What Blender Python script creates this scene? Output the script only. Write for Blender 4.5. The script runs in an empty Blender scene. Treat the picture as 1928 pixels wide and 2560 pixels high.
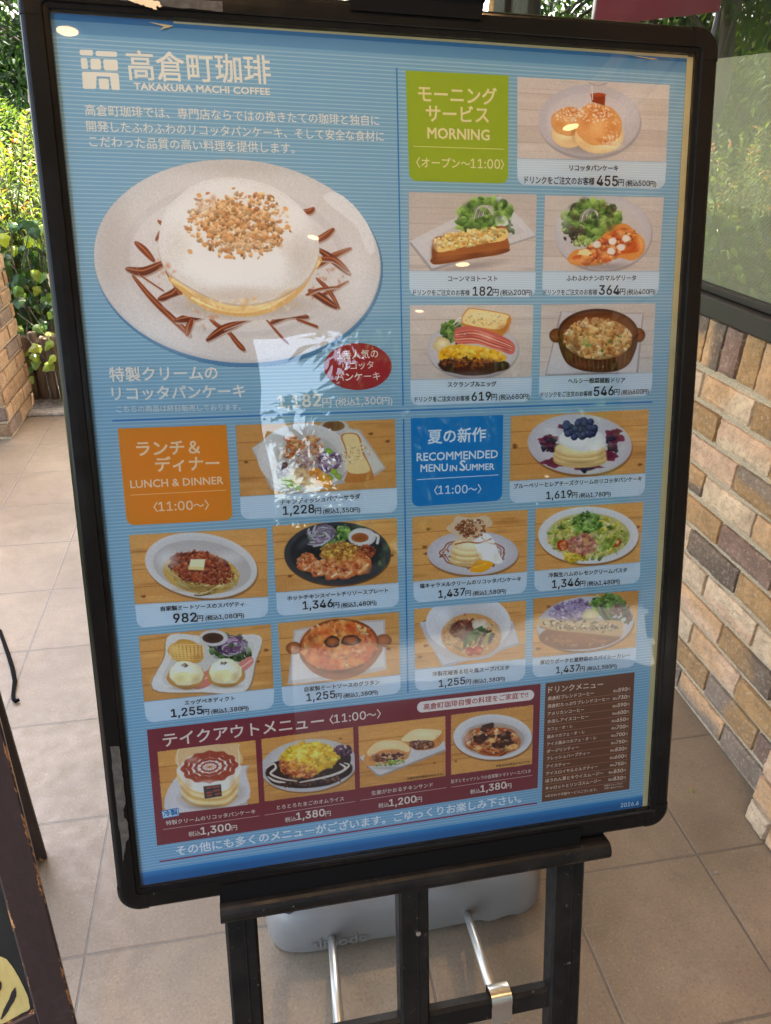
import bpy, math, random
from mathutils import Vector, Matrix, noise
from mathutils.geometry import tessellate_polygon
R = math.radians
S = bpy.context.scene
COL = S.collection

# ------------------------------------------------------------------ camera
CX = (0.98301558, -0.18243923, 0.01990705)       # right
CY = (-0.06999369, -0.47297440, -0.87829158)     # down
CZ = (0.16965037, 0.86198094, -0.47771080)       # forward
CPOS = Vector((0.36253, -0.83663, 1.32304))
FPX = 1809.0                                      # focal length for a 1928 x 2560 frame
cam = bpy.data.cameras.new('camera')
cam.sensor_fit = 'VERTICAL'; cam.sensor_height = 36.0; cam.lens = 36.0 * FPX / 2560.0
cam.clip_start = 0.02; cam.clip_end = 400
camo = bpy.data.objects.new('camera', cam); COL.objects.link(camo)
m = Matrix.Identity(4)
for i in range(3):
    m[i][0] = CX[i]; m[i][1] = -CY[i]; m[i][2] = -CZ[i]; m[i][3] = CPOS[i]
camo.matrix_world = m
S.camera = camo

# ------------------------------------------------------------------ light
SUN_AZ, SUN_EL = R(28), R(60)                    # azimuth from +y towards +x
sdir = Vector((math.sin(SUN_AZ) * math.cos(SUN_EL), math.cos(SUN_AZ) * math.cos(SUN_EL), math.sin(SUN_EL)))
W = bpy.data.worlds.new('World'); S.world = W; W.use_nodes = True
wn = W.node_tree.nodes; wl = W.node_tree.links
sky = wn.new('ShaderNodeTexSky'); sky.sky_type = 'NISHITA'; sky.sun_disc = False
sky.sun_elevation = SUN_EL; sky.sun_rotation = SUN_AZ
sky.air_density = 1.0; sky.dust_density = 3.0; sky.ozone_density = 1.0
wb = wn.new('ShaderNodeMix'); wb.data_type = 'RGBA'; wb.blend_type = 'MULTIPLY'; wb.inputs[0].default_value = 1.0
wb.inputs[7].default_value = (1.0, 0.882, 0.745, 1)     # the camera's warm white balance
wl.new(sky.outputs[0], wb.inputs[6]); wl.new(wb.outputs[2], wn['Background'].inputs[0]); wn['Background'].inputs[1].default_value = 0.15
sun = bpy.data.lights.new('sun', 'SUN'); sun.energy = 2.3; sun.angle = R(0.5); sun.color = (1.0, 0.95, 0.86)
suno = bpy.data.objects.new('sun', sun); COL.objects.link(suno)
suno.rotation_euler = sdir.to_track_quat('Z', 'Y').to_euler(); suno.location = (0, 0, 12)
S.view_settings.view_transform = 'Standard'; S.view_settings.look = 'None'
S.view_settings.exposure = 4.0; S.view_settings.gamma = 1.0
S.cycles.max_bounces = 8; S.cycles.diffuse_bounces = 4; S.cycles.glossy_bounces = 4
S.cycles.transparent_max_bounces = 12; S.cycles.sample_clamp_indirect = 8.0
S.cycles.use_denoising = True

# ------------------------------------------------------------------ helpers
rnd = random.Random(7)

def lin(c):
    return tuple(((x / 255.0) / 12.92 if x <= 10.3 else ((x / 255.0 + 0.055) / 1.055) ** 2.4) for x in c)

class MB:
    """collects faces with a colour per vertex and links them as ONE mesh object"""
    def __init__(s):
        s.v = []; s.f = []; s.c = []; s.m = []
    def add(s, vs, fs, col=(0.5, 0.5, 0.5), mi=0):
        b = len(s.v)
        s.v.extend([tuple(p) for p in vs])
        if isinstance(col, list): s.c.extend(col)
        else: s.c.extend([col] * len(vs))
        for f in fs:
            s.f.append(tuple(b + i for i in f)); s.m.append(mi)
    def box(s, lo, hi, col=(0.5, 0.5, 0.5), M=None, mi=0):
        x0, y0, z0 = lo; x1, y1, z1 = hi
        vs = [Vector(p) for p in ((x0, y0, z0), (x1, y0, z0), (x1, y1, z0), (x0, y1, z0), (x0, y0, z1), (x1, y0, z1), (x1, y1, z1), (x0, y1, z1))]
        if M: vs = [M @ p for p in vs]
        s.add(vs, [(0, 3, 2, 1), (4, 5, 6, 7), (0, 1, 5, 4), (1, 2, 6, 5), (2, 3, 7, 6), (3, 0, 4, 7)], col, mi)
    def bbox(s, lo, hi, b, col=(0.5, 0.5, 0.5), M=None, mi=0):
        """box with chamfered edges"""
        x0, y0, z0 = lo; x1, y1, z1 = hi
        vs = []; idx = {}
        X = (x0, x1); Y = (y0, y1); Z = (z0, z1); sg = (1, -1)
        for i in (0, 1):
            for j in (0, 1):
                for k in (0, 1):
                    for a in range(3):
                        p = [X[i] + sg[i] * b, Y[j] + sg[j] * b, Z[k] + sg[k] * b]
                        p[a] = (X[i], Y[j], Z[k])[a]
                        idx[(i, j, k, a)] = len(vs); vs.append(Vector(p))
        fs = []
        def I(i, j, k, a): return idx[(i, j, k, a)]
        for i in (0, 1):
            q = [I(i, 0, 0, 0), I(i, 1, 0, 0), I(i, 1, 1, 0), I(i, 0, 1, 0)]; fs.append(q if i else q[::-1])
            q = [I(0, i, 0, 1), I(1, i, 0, 1), I(1, i, 1, 1), I(0, i, 1, 1)]; fs.append(q[::-1] if i else q)
            q = [I(0, 0, i, 2), I(1, 0, i, 2), I(1, 1, i, 2), I(0, 1, i, 2)]; fs.append(q if i else q[::-1])
        for i in (0, 1):
            for j in (0, 1):
                fs.append([I(i, j, 0, 0), I(i, j, 1, 0), I(i, j, 1, 1), I(i, j, 0, 1)])
                fs.append([I(i, 0, j, 0), I(i, 1, j, 0), I(i, 1, j, 2), I(i, 0, j, 2)])
                fs.append([I(0, i, j, 1), I(1, i, j, 1), I(1, i, j, 2), I(0, i, j, 2)])
                for k in (0, 1):
                    fs.append([I(i, j, k, 0), I(i, j, k, 1), I(i, j, k, 2)])
        if M: vs = [M @ p for p in vs]
        s.add(vs, fs, col, mi)
    def tube(s, pts, r, n=10, col=(0.5, 0.5, 0.5), cap=True, mi=0):
        pts = [Vector(p) for p in pts]; rs = r if isinstance(r, (list, tuple)) else [r] * len(pts)
        vs = []; fs = []
        ref = None
        for i, p in enumerate(pts):
            t = (pts[min(i + 1, len(pts) - 1)] - pts[max(i - 1, 0)]).normalized()
            if ref is None: ref = t.orthogonal().normalized()
            ref = (ref - t * ref.dot(t)).normalized(); w = t.cross(ref)
            for k in range(n):
                a = 2 * math.pi * k / n
                vs.append(p + (ref * math.cos(a) + w * math.sin(a)) * rs[i])
        for i in range(len(pts) - 1):
            for k in range(n):
                fs.append((i * n + k, i * n + (k + 1) % n, (i + 1) * n + (k + 1) % n, (i + 1) * n + k))
        if cap:
            fs.append(tuple(range(n))[::-1]); fs.append(tuple((len(pts) - 1) * n + k for k in range(n)))
        s.add(vs, fs, col, mi)
    def build(s, name, mat, parent=None, label=None, smooth=False, origin=None):
        me = bpy.data.meshes.new(name)
        o0 = Vector((0, 0, 0))
        if parent is not None:
            q = parent
            while q is not None: o0 = o0 + q.location; q = q.parent
        elif origin is not None: o0 = Vector(origin)
        me.from_pydata([(x - o0.x, y - o0.y, z - o0.z) for x, y, z in s.v], [], s.f)
        at = me.color_attributes.new('Col', 'FLOAT_COLOR', 'POINT')
        buf = []
        for c in s.c: buf += [c[0], c[1], c[2], c[3] if len(c) > 3 else 1.0]
        at.data.foreach_set('color', buf)
        mats = mat if isinstance(mat, (list, tuple)) else [mat]
        for q in mats: me.materials.append(q)
        if len(mats) > 1: me.polygons.foreach_set('material_index', s.m)
        if smooth: me.polygons.foreach_set('use_smooth', [True] * len(s.f))
        me.update()
        o = bpy.data.objects.new(name, me); COL.objects.link(o)
        if parent is not None: o.parent = parent
        elif origin is not None: o.location = origin
        if label: o['label'] = label
        return o

def thing(name, loc, label, cat, group=None):
    o = bpy.data.objects.new(name, None); COL.objects.link(o)
    o.location = loc; o.empty_display_size = 0.1
    return tag(o, label, cat, group)

def tag(o, label, cat, group=None):
    o['label'] = label; o['category'] = cat
    if group: o['group'] = group
    return o

def structure(o):
    o['kind'] = 'structure'; return o

def copy_tree(src, loc, label=None):
    c = src.copy(); COL.objects.link(c); c.location = loc
    if label: c['label'] = label
    for ch in list(src.children):
        d = ch.copy(); COL.objects.link(d); d.parent = c
    return c

# ------------------------------------------------------------------ materials
class NT:
    def __init__(s, name):
        s.mat = bpy.data.materials.new(name); s.mat.use_nodes = True
        s.n = s.mat.node_tree.nodes; s.l = s.mat.node_tree.links
        s.b = s.n['Principled BSDF']; s.out = s.n['Material Output']
    def node(s, t, ins=None, **kw):
        q = s.n.new(t)
        for k, v in kw.items(): setattr(q, k, v)
        if ins:
            for k, v in ins.items():
                if isinstance(v, bpy.types.NodeSocket): s.l.new(v, q.inputs[k])
                else: q.inputs[k].default_value = v
        return q
    def math(s, op, a, b=None, c=None):
        ins = {0: a}
        if b is not None: ins[1] = b
        if c is not None: ins[2] = c
        return s.node('ShaderNodeMath', ins, operation=op).outputs[0]
    def noise(s, scale, vec=None, detail=4.0, rough=0.55, dist=0.0):
        ins = {'Scale': scale, 'Detail': detail, 'Roughness': rough, 'Distortion': dist}
        if vec is not None: ins['Vector'] = vec
        return s.node('ShaderNodeTexNoise', ins).outputs['Fac']
    def ramp(s, fac, stops):
        q = s.node('ShaderNodeValToRGB', {'Fac': fac}); e = q.color_ramp.elements
        while len(e) < len(stops): e.new(0.5)
        for i, (p, c) in enumerate(stops):
            e[i].position = p; e[i].color = (c, c, c, 1) if not isinstance(c, tuple) else (c[0], c[1], c[2], 1)
        return q.outputs['Color']
    def mix(s, fac, a, b, blend='MIX'):
        q = s.node('ShaderNodeMix', data_type='RGBA', blend_type=blend)
        for k, v in ((0, fac), (6, a), (7, b)):
            if isinstance(v, bpy.types.NodeSocket): s.l.new(v, q.inputs[k])
            else: q.inputs[k].default_value = v if k == 0 else (v[0], v[1], v[2], 1)
        return q.outputs[2]
    def pos(s): return s.node('ShaderNodeNewGeometry').outputs['Position']
    def obj(s): return s.node('ShaderNodeTexCoord').outputs['Object']
    def col(s): return s.node('ShaderNodeAttribute', attribute_name='Col').outputs['Color']
    def bump(s, h, strength=0.3, dist=0.002):
        q = s.node('ShaderNodeBump', {'Height': h, 'Strength': strength, 'Distance': dist}); s.l.new(q.outputs[0], s.b.inputs['Normal'])
    def base(s, c, rough=0.6, metal=0.0, spec=None):
        for k, v in (('Base Color', c), ('Roughness', rough), ('Metallic', metal)):
            if isinstance(v, bpy.types.NodeSocket): s.l.new(v, s.b.inputs[k])
            else: s.b.inputs[k].default_value = (v[0], v[1], v[2], 1) if k == 'Base Color' else v
        if spec is not None: s.b.inputs['Specular IOR Level'].default_value = spec
        return s.mat

M = {}
# tiled paving: 30 cm squares, recessed grout, speckle, dirt
t = NT('paving_tile'); P = t.pos()
sx = t.node('ShaderNodeSeparateXYZ', {0: P})
wob = t.math('MULTIPLY', t.math('SUBTRACT', t.noise(9, P, 2), 0.5), 0.0016)
def edge(a):
    q = t.math('ADD', t.math('DIVIDE', a, 0.3), 100.0)
    f = t.math('ABSOLUTE', t.math('SUBTRACT', t.math('FRACT', t.math('ADD', q, 0.5)), 0.5))
    return t.math('ADD', t.math('MULTIPLY', f, 0.3), wob), t.math('FLOOR', q)
ex, fx = edge(sx.outputs[0]); ey, fy = edge(sx.outputs[1])
dmin = t.math('MINIMUM', ex, ey)
grout = t.ramp(t.math('MULTIPLY', dmin, 100.0), [(0.20, 1.0), (0.31, 0.0)])
tid = t.node('ShaderNodeTexWhiteNoise', {'Vector': t.node('ShaderNodeCombineXYZ', {0: fx, 1: fy}).outputs[0]}, noise_dimensions='3D').outputs[0]
tb = t.ramp(t.noise(2.6, P, 6, 0.6), [(0.34, (0.098, 0.070, 0.043)), (0.68, (0.200, 0.150, 0.099))])
tb = t.mix(t.math('MULTIPLY', tid, 0.30), tb, (0.13, 0.095, 0.068))
tb = t.mix(t.math('MULTIPLY', t.ramp(t.noise(16, P, 6, 0.72), [(0.50, 0.0), (0.66, 1.0)]), 0.60), tb, (0.115, 0.084, 0.060))
spk = t.noise(200, P, 4, 0.8)
tb = t.mix(t.ramp(spk, [(0.54, 0.0), (0.68, 0.85)]), tb, (0.075, 0.052, 0.034))
tb = t.mix(t.ramp(spk, [(0.30, 0.5), (0.43, 0.0)]), tb, (0.34, 0.285, 0.21))
tb = t.mix(t.ramp(t.noise(75, P, 3, 0.6), [(0.66, 0.0), (0.72, 0.8)]), tb, (0.13, 0.10, 0.08))
gc = t.mix(t.noise(120, P, 3), (0.048, 0.036, 0.026), (0.13, 0.104, 0.078))
tb = t.mix(grout, tb, gc)
t.bump(t.math('SUBTRACT', t.math('ADD', t.math('MULTIPLY', t.noise(150, P, 3, 0.6), 0.5), t.math('MULTIPLY', t.noise(22, P, 3), 0.25)), t.math('MULTIPLY', grout, 1.6)), 0.45, 0.0016)
M['tile'] = t.base(tb, t.ramp(t.noise(30, P, 3), [(0.3, 0.36), (0.7, 0.54)]), 0, 0.6)

t = NT('brick_face'); P = t.pos()
c = t.mix(t.math('MULTIPLY', t.ramp(t.noise(60, P, 7, 0.78), [(0.44, 0.0), (0.66, 1.0)]), 0.50), t.col(), (0.17, 0.11, 0.07))
c = t.mix(t.math('MULTIPLY', t.ramp(t.noise(95, P, 6, 0.75), [(0.52, 0.0), (0.70, 1.0)]), 0.55), c, (0.64, 0.52, 0.40))
c = t.mix(t.ramp(t.noise(210, P, 2, 0.5), [(0.64, 0.0), (0.72, 0.7)]), c, (0.10, 0.075, 0.06))
c = t.mix(1.0, c, (0.84, 0.80, 0.76), 'MULTIPLY')
t.bump(t.math('ADD', t.noise(110, P, 7, 0.8), t.math('MULTIPLY', t.noise(300, P, 3), 0.5)), 1.0, 0.006)
M['brick'] = t.base(c, 0.9, 0, 0.2)

t = NT('mortar'); P = t.pos()
c = t.ramp(t.noise(260, P, 5, 0.75), [(0.32, (0.20, 0.152, 0.10)), (0.52, (0.39, 0.305, 0.205)), (0.7, (0.58, 0.46, 0.32))])
t.bump(t.noise(230, P, 4, 0.7), 1.0, 0.004)
M['mortar'] = t.base(c, 0.95, 0, 0.1)

t = NT('black_frame'); P = t.obj()
c = t.mix(t.ramp(t.noise(30, P, 6, 0.7), [(0.5, 0.0), (0.8, 0.14)]), (0.0050, 0.0046, 0.0046), (0.022, 0.019, 0.017))
st = t.node('ShaderNodeMapping', {'Vector': P, 'Scale': (420, 90, 14)}).outputs[0]
c = t.mix(t.ramp(t.noise(1.0, st, 3, 0.6), [(0.78, 0.0), (0.80, 0.35)]), c, (0.22, 0.20, 0.17))
M['black'] = t.base(c, t.ramp(t.noise(45, P, 4), [(0.3, 0.14), (0.7, 0.24)]), 0, 0.13)

t = NT('grimy_black_metal'); P = t.obj()
c = t.mix(t.ramp(t.noise(22, P, 6, 0.72), [(0.42, 0.0), (0.75, 0.75)]), (0.005, 0.0047, 0.0047), (0.018, 0.0155, 0.0135))
c = t.mix(t.ramp(t.noise(14, P, 2, 0.4), [(0.60, 0.0), (0.64, 0.8)]), c, (0.008, 0.008, 0.009))
c = t.mix(t.ramp(t.noise(170, P, 3), [(0.68, 0.0), (0.75, 0.6)]), c, (0.16, 0.14, 0.12))
M['post'] = t.base(c, t.ramp(t.noise(25, P, 4), [(0.3, 0.30), (0.7, 0.6)]), 0, 0.14)

t = NT('printed_paper')
M['print'] = t.base(t.col(), 0.6, 0, 0.15)

t = NT('cream_paper_edge'); P = t.obj()
M['cream'] = t.base(t.mix(t.noise(60, P, 3), (0.56, 0.45, 0.20), (0.66, 0.55, 0.29)), 0.7)

t = NT('tape_residue'); P = t.obj()
c = t.ramp(t.noise(110, P, 6, 0.75), [(0.35, (0.012, 0.011, 0.010)), (0.55, (0.036, 0.032, 0.028)), (0.75, (0.075, 0.065, 0.055))])
t.bump(t.noise(200, P, 4), 0.5, 0.001)
M['residue'] = t.base(c, 0.8)
t = NT('torn_tape'); P = t.obj()
M['torn'] = t.base(t.mix(t.noise(90, P, 4), (0.36, 0.27, 0.17), (0.58, 0.46, 0.31)), 0.8)

def glassy(name, ior, rough, bumpy=0.0, tint=(1, 1, 1), boost=1.0):
    t = NT(name)
    fr = t.node('ShaderNodeFresnel', {'IOR': ior})
    tr = t.node('ShaderNodeBsdfTransparent', {'Color': (*tint, 1)})
    gl = t.node('ShaderNodeBsdfGlossy', {'Roughness': rough})
    if bumpy:
        P = t.obj()
        b = t.node('ShaderNodeBump', {'Height': t.noise(5.0, P, 2, 0.5), 'Strength': bumpy, 'Distance': 0.004})
        t.l.new(b.outputs[0], gl.inputs['Normal'])
    mx = t.node('ShaderNodeMixShader', {0: t.math('MULTIPLY', fr.outputs[0], boost), 1: tr.outputs[0], 2: gl.outputs[0]})
    t.l.new(mx.outputs[0], t.out.inputs[0]); t.n.remove(t.b)
    return t.mat
M['acrylic'] = glassy('clear_acrylic_cover', 1.5, 0.0, 0.45, boost=1.75)
M['glass'] = glassy('window_glass', 1.52, 0.0, 0.05, (0.9, 0.9, 0.87), boost=3.3)

t = NT('perforated_film'); P = t.pos()
sx = t.node('ShaderNodeSeparateXYZ', {0: P})
def cell(a, sh=0.0):
    return t.math('SUBTRACT', t.math('FRACT', t.math('ADD', t.math('ADD', t.math('DIVIDE', a, 0.0046), 500.0), sh)), 0.5)
def dots(sh):
    a = cell(sx.outputs[1], sh); b = cell(sx.outputs[2], sh)
    return t.math('ADD', t.math('MULTIPLY', a, a), t.math('MULTIPLY', b, b))
d2 = t.math('MINIMUM', dots(0.0), dots(0.5))
hole = t.ramp(d2, [(0.040, 1.0), (0.062, 0.0)])
t.base(t.col(), 0.7)
tr = t.node('ShaderNodeBsdfTransparent')
mx = t.node('ShaderNodeMixShader', {0: hole, 1: t.b.outputs[0], 2: tr.outputs[0]}); t.l.new(mx.outputs[0], t.out.inputs[0])
M['film'] = t.mat

t = NT('window_frame_metal'); P = t.obj()
M['wframe'] = t.base(t.mix(t.noise(40, P, 4), (0.016, 0.014, 0.012), (0.024, 0.021, 0.018)), 0.5, 0.0, 0.2)
t = NT('dark_room'); M['room'] = t.base((0.30, 0.27, 0.23), 0.9)
t = NT('dark_block_paint'); M['dark_block'] = t.base((0.012, 0.011, 0.01), 0.8)

t = NT('grey_plastic'); P = t.pos()
c = t.mix(t.math('MULTIPLY', t.noise(8, P, 4), 0.3), (0.140, 0.130, 0.120), (0.182, 0.171, 0.160))
nz = t.node('ShaderNodeSeparateXYZ', {0: t.node('ShaderNodeNewGeometry').outputs['Normal']}).outputs[2]
dirt = t.math('MULTIPLY', t.ramp(nz, [(0.55, 0.0), (0.95, 1.0)]), t.ramp(t.noise(19, P, 6, 0.7), [(0.36, 0.0), (0.6, 0.85)]))
c = t.mix(dirt, c, (0.13, 0.095, 0.065))
c = t.mix(t.ramp(t.noise(160, P, 3), [(0.68, 0.0), (0.76, 0.5)]), c, (0.10, 0.085, 0.07))
t.bump(t.noise(350, P, 3), 0.12, 0.001)
M['plastic'] = t.base(c, 0.42, 0, 0.45)

t = NT('zinc_tube'); P = t.obj()
M['zinc'] = t.base(t.mix(t.noise(25, P, 4, 0.6), (0.36, 0.355, 0.35), (0.46, 0.45, 0.44)), 0.36, 0.9)
t = NT('steel_clip'); M['steel'] = t.base((0.58, 0.55, 0.52), 0.30, 1.0)

t = NT('painted_brown_wood'); P = t.obj()
wear = t.node('ShaderNodeSeparateColor', {0: t.col()}).outputs[0]
fib = t.node('ShaderNodeMapping', {'Vector': P, 'Scale': (60, 60, 9)}).outputs[0]
c = t.mix(t.noise(2.0, fib, 5, 0.6), (0.022, 0.0125, 0.0125), (0.045, 0.026, 0.025))
c = t.mix(t.ramp(t.noise(35, P, 6, 0.7), [(0.55, 0.0), (0.78, 0.35)]), c, (0.085, 0.065, 0.06))
chip = t.ramp(t.math('ADD', t.math('MULTIPLY', wear, 0.22), t.math('MULTIPLY', t.noise(1.6, fib, 6, 0.7), 0.8)), [(0.655, 0.0), (0.675, 1.0)])
c = t.mix(chip, c, t.mix(t.noise(3.0, fib, 3), (0.30, 0.13, 0.045), (0.46, 0.24, 0.09)))
t.bump(t.noise(1.8, fib, 5, 0.6), 0.15, 0.002)
M['wood'] = t.base(c, 0.45, 0, 0.4)
t = NT('chalkboard_black'); P = t.obj()
M['board'] = t.base(t.mix(t.noise(50, P, 5), (0.008, 0.0085, 0.009), (0.02, 0.02, 0.021)), 0.5)
t = NT('yellow_paint'); P = t.obj()
st = t.node('ShaderNodeMapping', {'Vector': P, 'Scale': (120, 120, 16)}).outputs[0]
M['yellow'] = t.base(t.mix(t.noise(1.0, st, 4), (0.36, 0.28, 0.09), (0.60, 0.50, 0.20)), 0.6)

t = NT('black_rubber_and_gap'); M['rubber'] = t.base((0.004, 0.004, 0.0045), 0.85, 0, 0.05)
t = NT('ceiling_board'); P = t.obj(); M['ceiling'] = t.base(t.mix(t.noise(3, P, 4), (0.40, 0.35, 0.29), (0.46, 0.405, 0.34)), 0.8)
t = NT('fascia_metal'); M['fascia'] = t.base((0.05, 0.042, 0.036), 0.5)
t = NT('pale_render'); P = t.obj(); M['render'] = t.base(t.mix(t.noise(6, P, 5), (0.48, 0.45, 0.40), (0.60, 0.57, 0.52)), 0.9)
t = NT('added_lamp_glow'); t.b.inputs['Emission Color'].default_value = (1.0, 0.58, 0.26, 1); t.b.inputs['Emission Strength'].default_value = 100.0; M['glow'] = t.mat
t = NT('lamp_glow_dim'); t.b.inputs['Emission Color'].default_value = (1.0, 0.60, 0.28, 1); t.b.inputs['Emission Strength'].default_value = 1.5; M['dim'] = t.mat
t = NT('lamp_trim'); M['trim'] = t.base((0.6, 0.58, 0.55), 0.4)

t = NT('bounce_ground_concrete'); P = t.pos(); M['concrete'] = t.base(t.mix(t.noise(3, P, 6, 0.7), (0.13, 0.125, 0.115), (0.19, 0.18, 0.165)), 0.9)
t = NT('soil'); P = t.pos()
c = t.ramp(t.noise(34, P, 6, 0.7), [(0.35, (0.075, 0.058, 0.045)), (0.55, (0.17, 0.14, 0.11)), (0.72, (0.26, 0.225, 0.185))])
t.bump(t.noise(50, P, 5), 0.9, 0.01)
M['soil'] = t.base(c, 0.95)
t = NT('lawn'); P = t.pos()
c = t.ramp(t.noise(3.0, P, 8, 0.75), [(0.35, (0.035, 0.060, 0.014)), (0.6, (0.075, 0.12, 0.03)), (0.75, (0.13, 0.16, 0.055))])
M['lawn'] = t.base(c, 0.95)
t = NT('kerb_stone'); P = t.pos()
M['kerb'] = t.base(t.ramp(t.noise(40, P, 6, 0.7), [(0.35, (0.11, 0.095, 0.08)), (0.7, (0.27, 0.24, 0.20))]), 0.9)
t = NT('log_bark'); P = t.pos()
fib = t.node('ShaderNodeMapping', {'Vector': P, 'Scale': (90, 90, 7)}).outputs[0]
M['bark'] = t.base(t.ramp(t.noise(1.0, fib, 6, 0.7), [(0.3, (0.045, 0.030, 0.020)), (0.7, (0.25, 0.175, 0.115))]), 0.9)
t = NT('trunk_bark'); P = t.pos()
fib = t.node('ShaderNodeMapping', {'Vector': P, 'Scale': (26, 26, 4)}).outputs[0]
M['trunk'] = t.base(t.ramp(t.noise(1.0, fib, 6, 0.7), [(0.3, (0.035, 0.026, 0.018)), (0.7, (0.12, 0.09, 0.065))]), 0.9)

def leafmat(name, gloss, trans):
    t = NT(name); c = t.col()
    t.base(c, gloss, 0, 0.35)
    tl = t.node('ShaderNodeBsdfTranslucent', {'Color': t.mix(1.0, c, (1.25, 1.25, 0.5), 'MULTIPLY')})
    mx = t.node('ShaderNodeMixShader', {0: trans, 1: t.b.outputs[0], 2: tl.outputs[0]}); t.l.new(mx.outputs[0], t.out.inputs[0])
    return t.mat
M['leaf'] = leafmat('soft_leaf', 0.5, 0.45)
M['ivy'] = leafmat('glossy_leaf', 0.28, 0.30)
t = NT('red_canvas'); P = t.obj(); M['red'] = t.base(t.mix(t.noise(8, P, 3), (0.13, 0.008, 0.010), (0.17, 0.012, 0.013)), 0.8)
t = NT('white_letters'); M['white'] = t.base((0.75, 0.73, 0.70), 0.6)
t = NT('utility_pole_grey'); M['pole'] = t.base((0.42, 0.42, 0.42), 0.7)

# ------------------------------------------------------------------ ground
b = MB(); b.add([(-2.3, -4.3, 0), (3.2, -4.3, 0), (3.2, 2.76, 0), (-2.3, 2.76, 0)], [(0, 1, 2, 3)])
structure(b.build('paving', M['tile']))
b = MB(); b.add([(-90, -90, -0.03), (90, -90, -0.03), (90, 120, -0.03), (-90, 120, -0.03)], [(0, 1, 2, 3)])
structure(b.build('ground', M['lawn']))
b = MB(); b.add([(-7, -9.2, -0.012), (9, -9.2, -0.012), (9, -4.31, -0.012), (-7, -4.31, -0.012)], [(0, 1, 2, 3)])
structure(b.build('bounce_ground', M['concrete']))  # concrete strip added behind the camera to bounce sunlight onto the menu
b = MB()
N = 26
vs = []; fs = []
for j in range(N + 1):
    for i in range(N + 1):
        x = -2.6 + 2.9 * i / N; y = 2.80 + 2.2 * j / N
        e = min(i, N - i, j, N - j) / 3.0
        vs.append((x, y, -0.028 + min(1, e) * (0.034 + 0.035 * noise.noise((x * 3, y * 3, 1)) + 0.012 * noise.noise((x * 14, y * 14, 4)))))
for j in range(N):
    for i in range(N):
        q = j * (N + 1) + i; fs.append((q, q + 1, q + N + 2, q + N + 1))
b.add(vs, fs); structure(b.build('garden_soil', M['soil'], smooth=True))
b = MB()
for k in range(5):
    x0 = -2.2 + k * 0.92
    b.bbox((x0, 2.765, -0.03), (x0 + 0.91, 2.845, 0.012 + 0.003 * (k % 2)), 0.008)
structure(b.build('kerb', M['kerb']))

# ------------------------------------------------------------------ brickwork
TAN = (0.47, 0.285, 0.132); CREAM = (0.68, 0.52, 0.36); PINK = (0.65, 0.44, 0.30); GREY = (0.165, 0.125, 0.098)
MAUVE = (0.26, 0.165, 0.132); BROWN = (0.37, 0.225, 0.105); ORANGE = (0.60, 0.375, 0.205); SLATE = (0.25, 0.195, 0.155)
PAL = [TAN, TAN, CREAM, PINK, PINK, CREAM, ORANGE, BROWN, ORANGE, CREAM, MAUVE, (TAN, GREY), (BROWN, SLATE)]

def one_brick(mb, Mx, u0, u1, w0, w1, depth, colr, r):
    """a hand-made brick: local u along the wall, w up, n out of the wall"""
    nu = 14 if (u1 - u0) > (w1 - w0) else 6; nw = 6 if (u1 - u0) > (w1 - w0) else 10
    a, c2 = colr if isinstance(colr[0], tuple) else (colr, tuple(x * 0.86 for x in colr))
    vs = []; cs = []; sd = r.random() * 90; kd = r.choice((0, 1)); tilt = r.uniform(-0.003, 0.003)
    for j in range(nw + 1):
        for i in range(nu + 1):
            fu = i / nu; fw = j / nw
            u = u0 + (u1 - u0) * fu; w = w0 + (w1 - w0) * fw
            rim = i in (0, nu) or j in (0, nw)
            n = depth + tilt * (fu - 0.5) + 0.0012 * noise.noise((u * 45, w * 45, sd)) + 0.0012 * noise.noise((u * 140, w * 140, sd))
            if rim:
                n -= 0.0028
                u += 0.0030 * noise.noise((u * 60, w * 60, sd + 7)); w += 0.0030 * noise.noise((u * 60, w * 60, sd + 13))
            vs.append(Mx @ Vector((u, w, n)))
            k = (fu if kd else fw) + 0.35 * noise.noise((u * 22, w * 22, sd + 3))
            k = max(0.0, min(1.0, (k - 0.35) * 3.0))
            v = 1.0 + 0.24 * noise.noise((u * 30, w * 30, sd + 5))
            cs.append(tuple((a[q] * (1 - k) + c2[q] * k) * v for q in range(3)))
    fs = []
    for j in range(nw):
        for i in range(nu):
            q = j * (nu + 1) + i; fs.append((q, q + 1, q + nu + 2, q + nu + 1))
    ring = [i for i in range(nu + 1)] + [j * (nu + 1) + nu for j in range(1, nw + 1)] + [nw * (nu + 1) + i for i in range(nu - 1, -1, -1)] + [j * (nu + 1) for j in range(nw - 1, 0, -1)]
    base = len(vs)
    for q in ring:
        j, i = divmod(q, nu + 1)
        du = 0.0014 if i == 0 else (-0.0014 if i == nu else 0); dw = 0.0014 if j == 0 else (-0.0014 if j == nw else 0)
        vs.append(Mx @ Vector((u0 + (u1 - u0) * i / nu - du, w0 + (w1 - w0) * j / nw - dw, -0.003))); cs.append(cs[q])
    L = len(ring)
    for k in range(L):
        fs.append((ring[k], base + k, base + (k + 1) % L, ring[(k + 1) % L]))
    mb.add(vs, fs, cs)

def frameM(o, u, w, n):
    u = Vector(u); w = Vector(w); n = Vector(n); q = Matrix.Identity(4)
    for i in range(3):
        q[i][0] = u[i]; q[i][1] = w[i]; q[i][2] = n[i]; q[i][3] = o[i]
    return q

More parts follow.
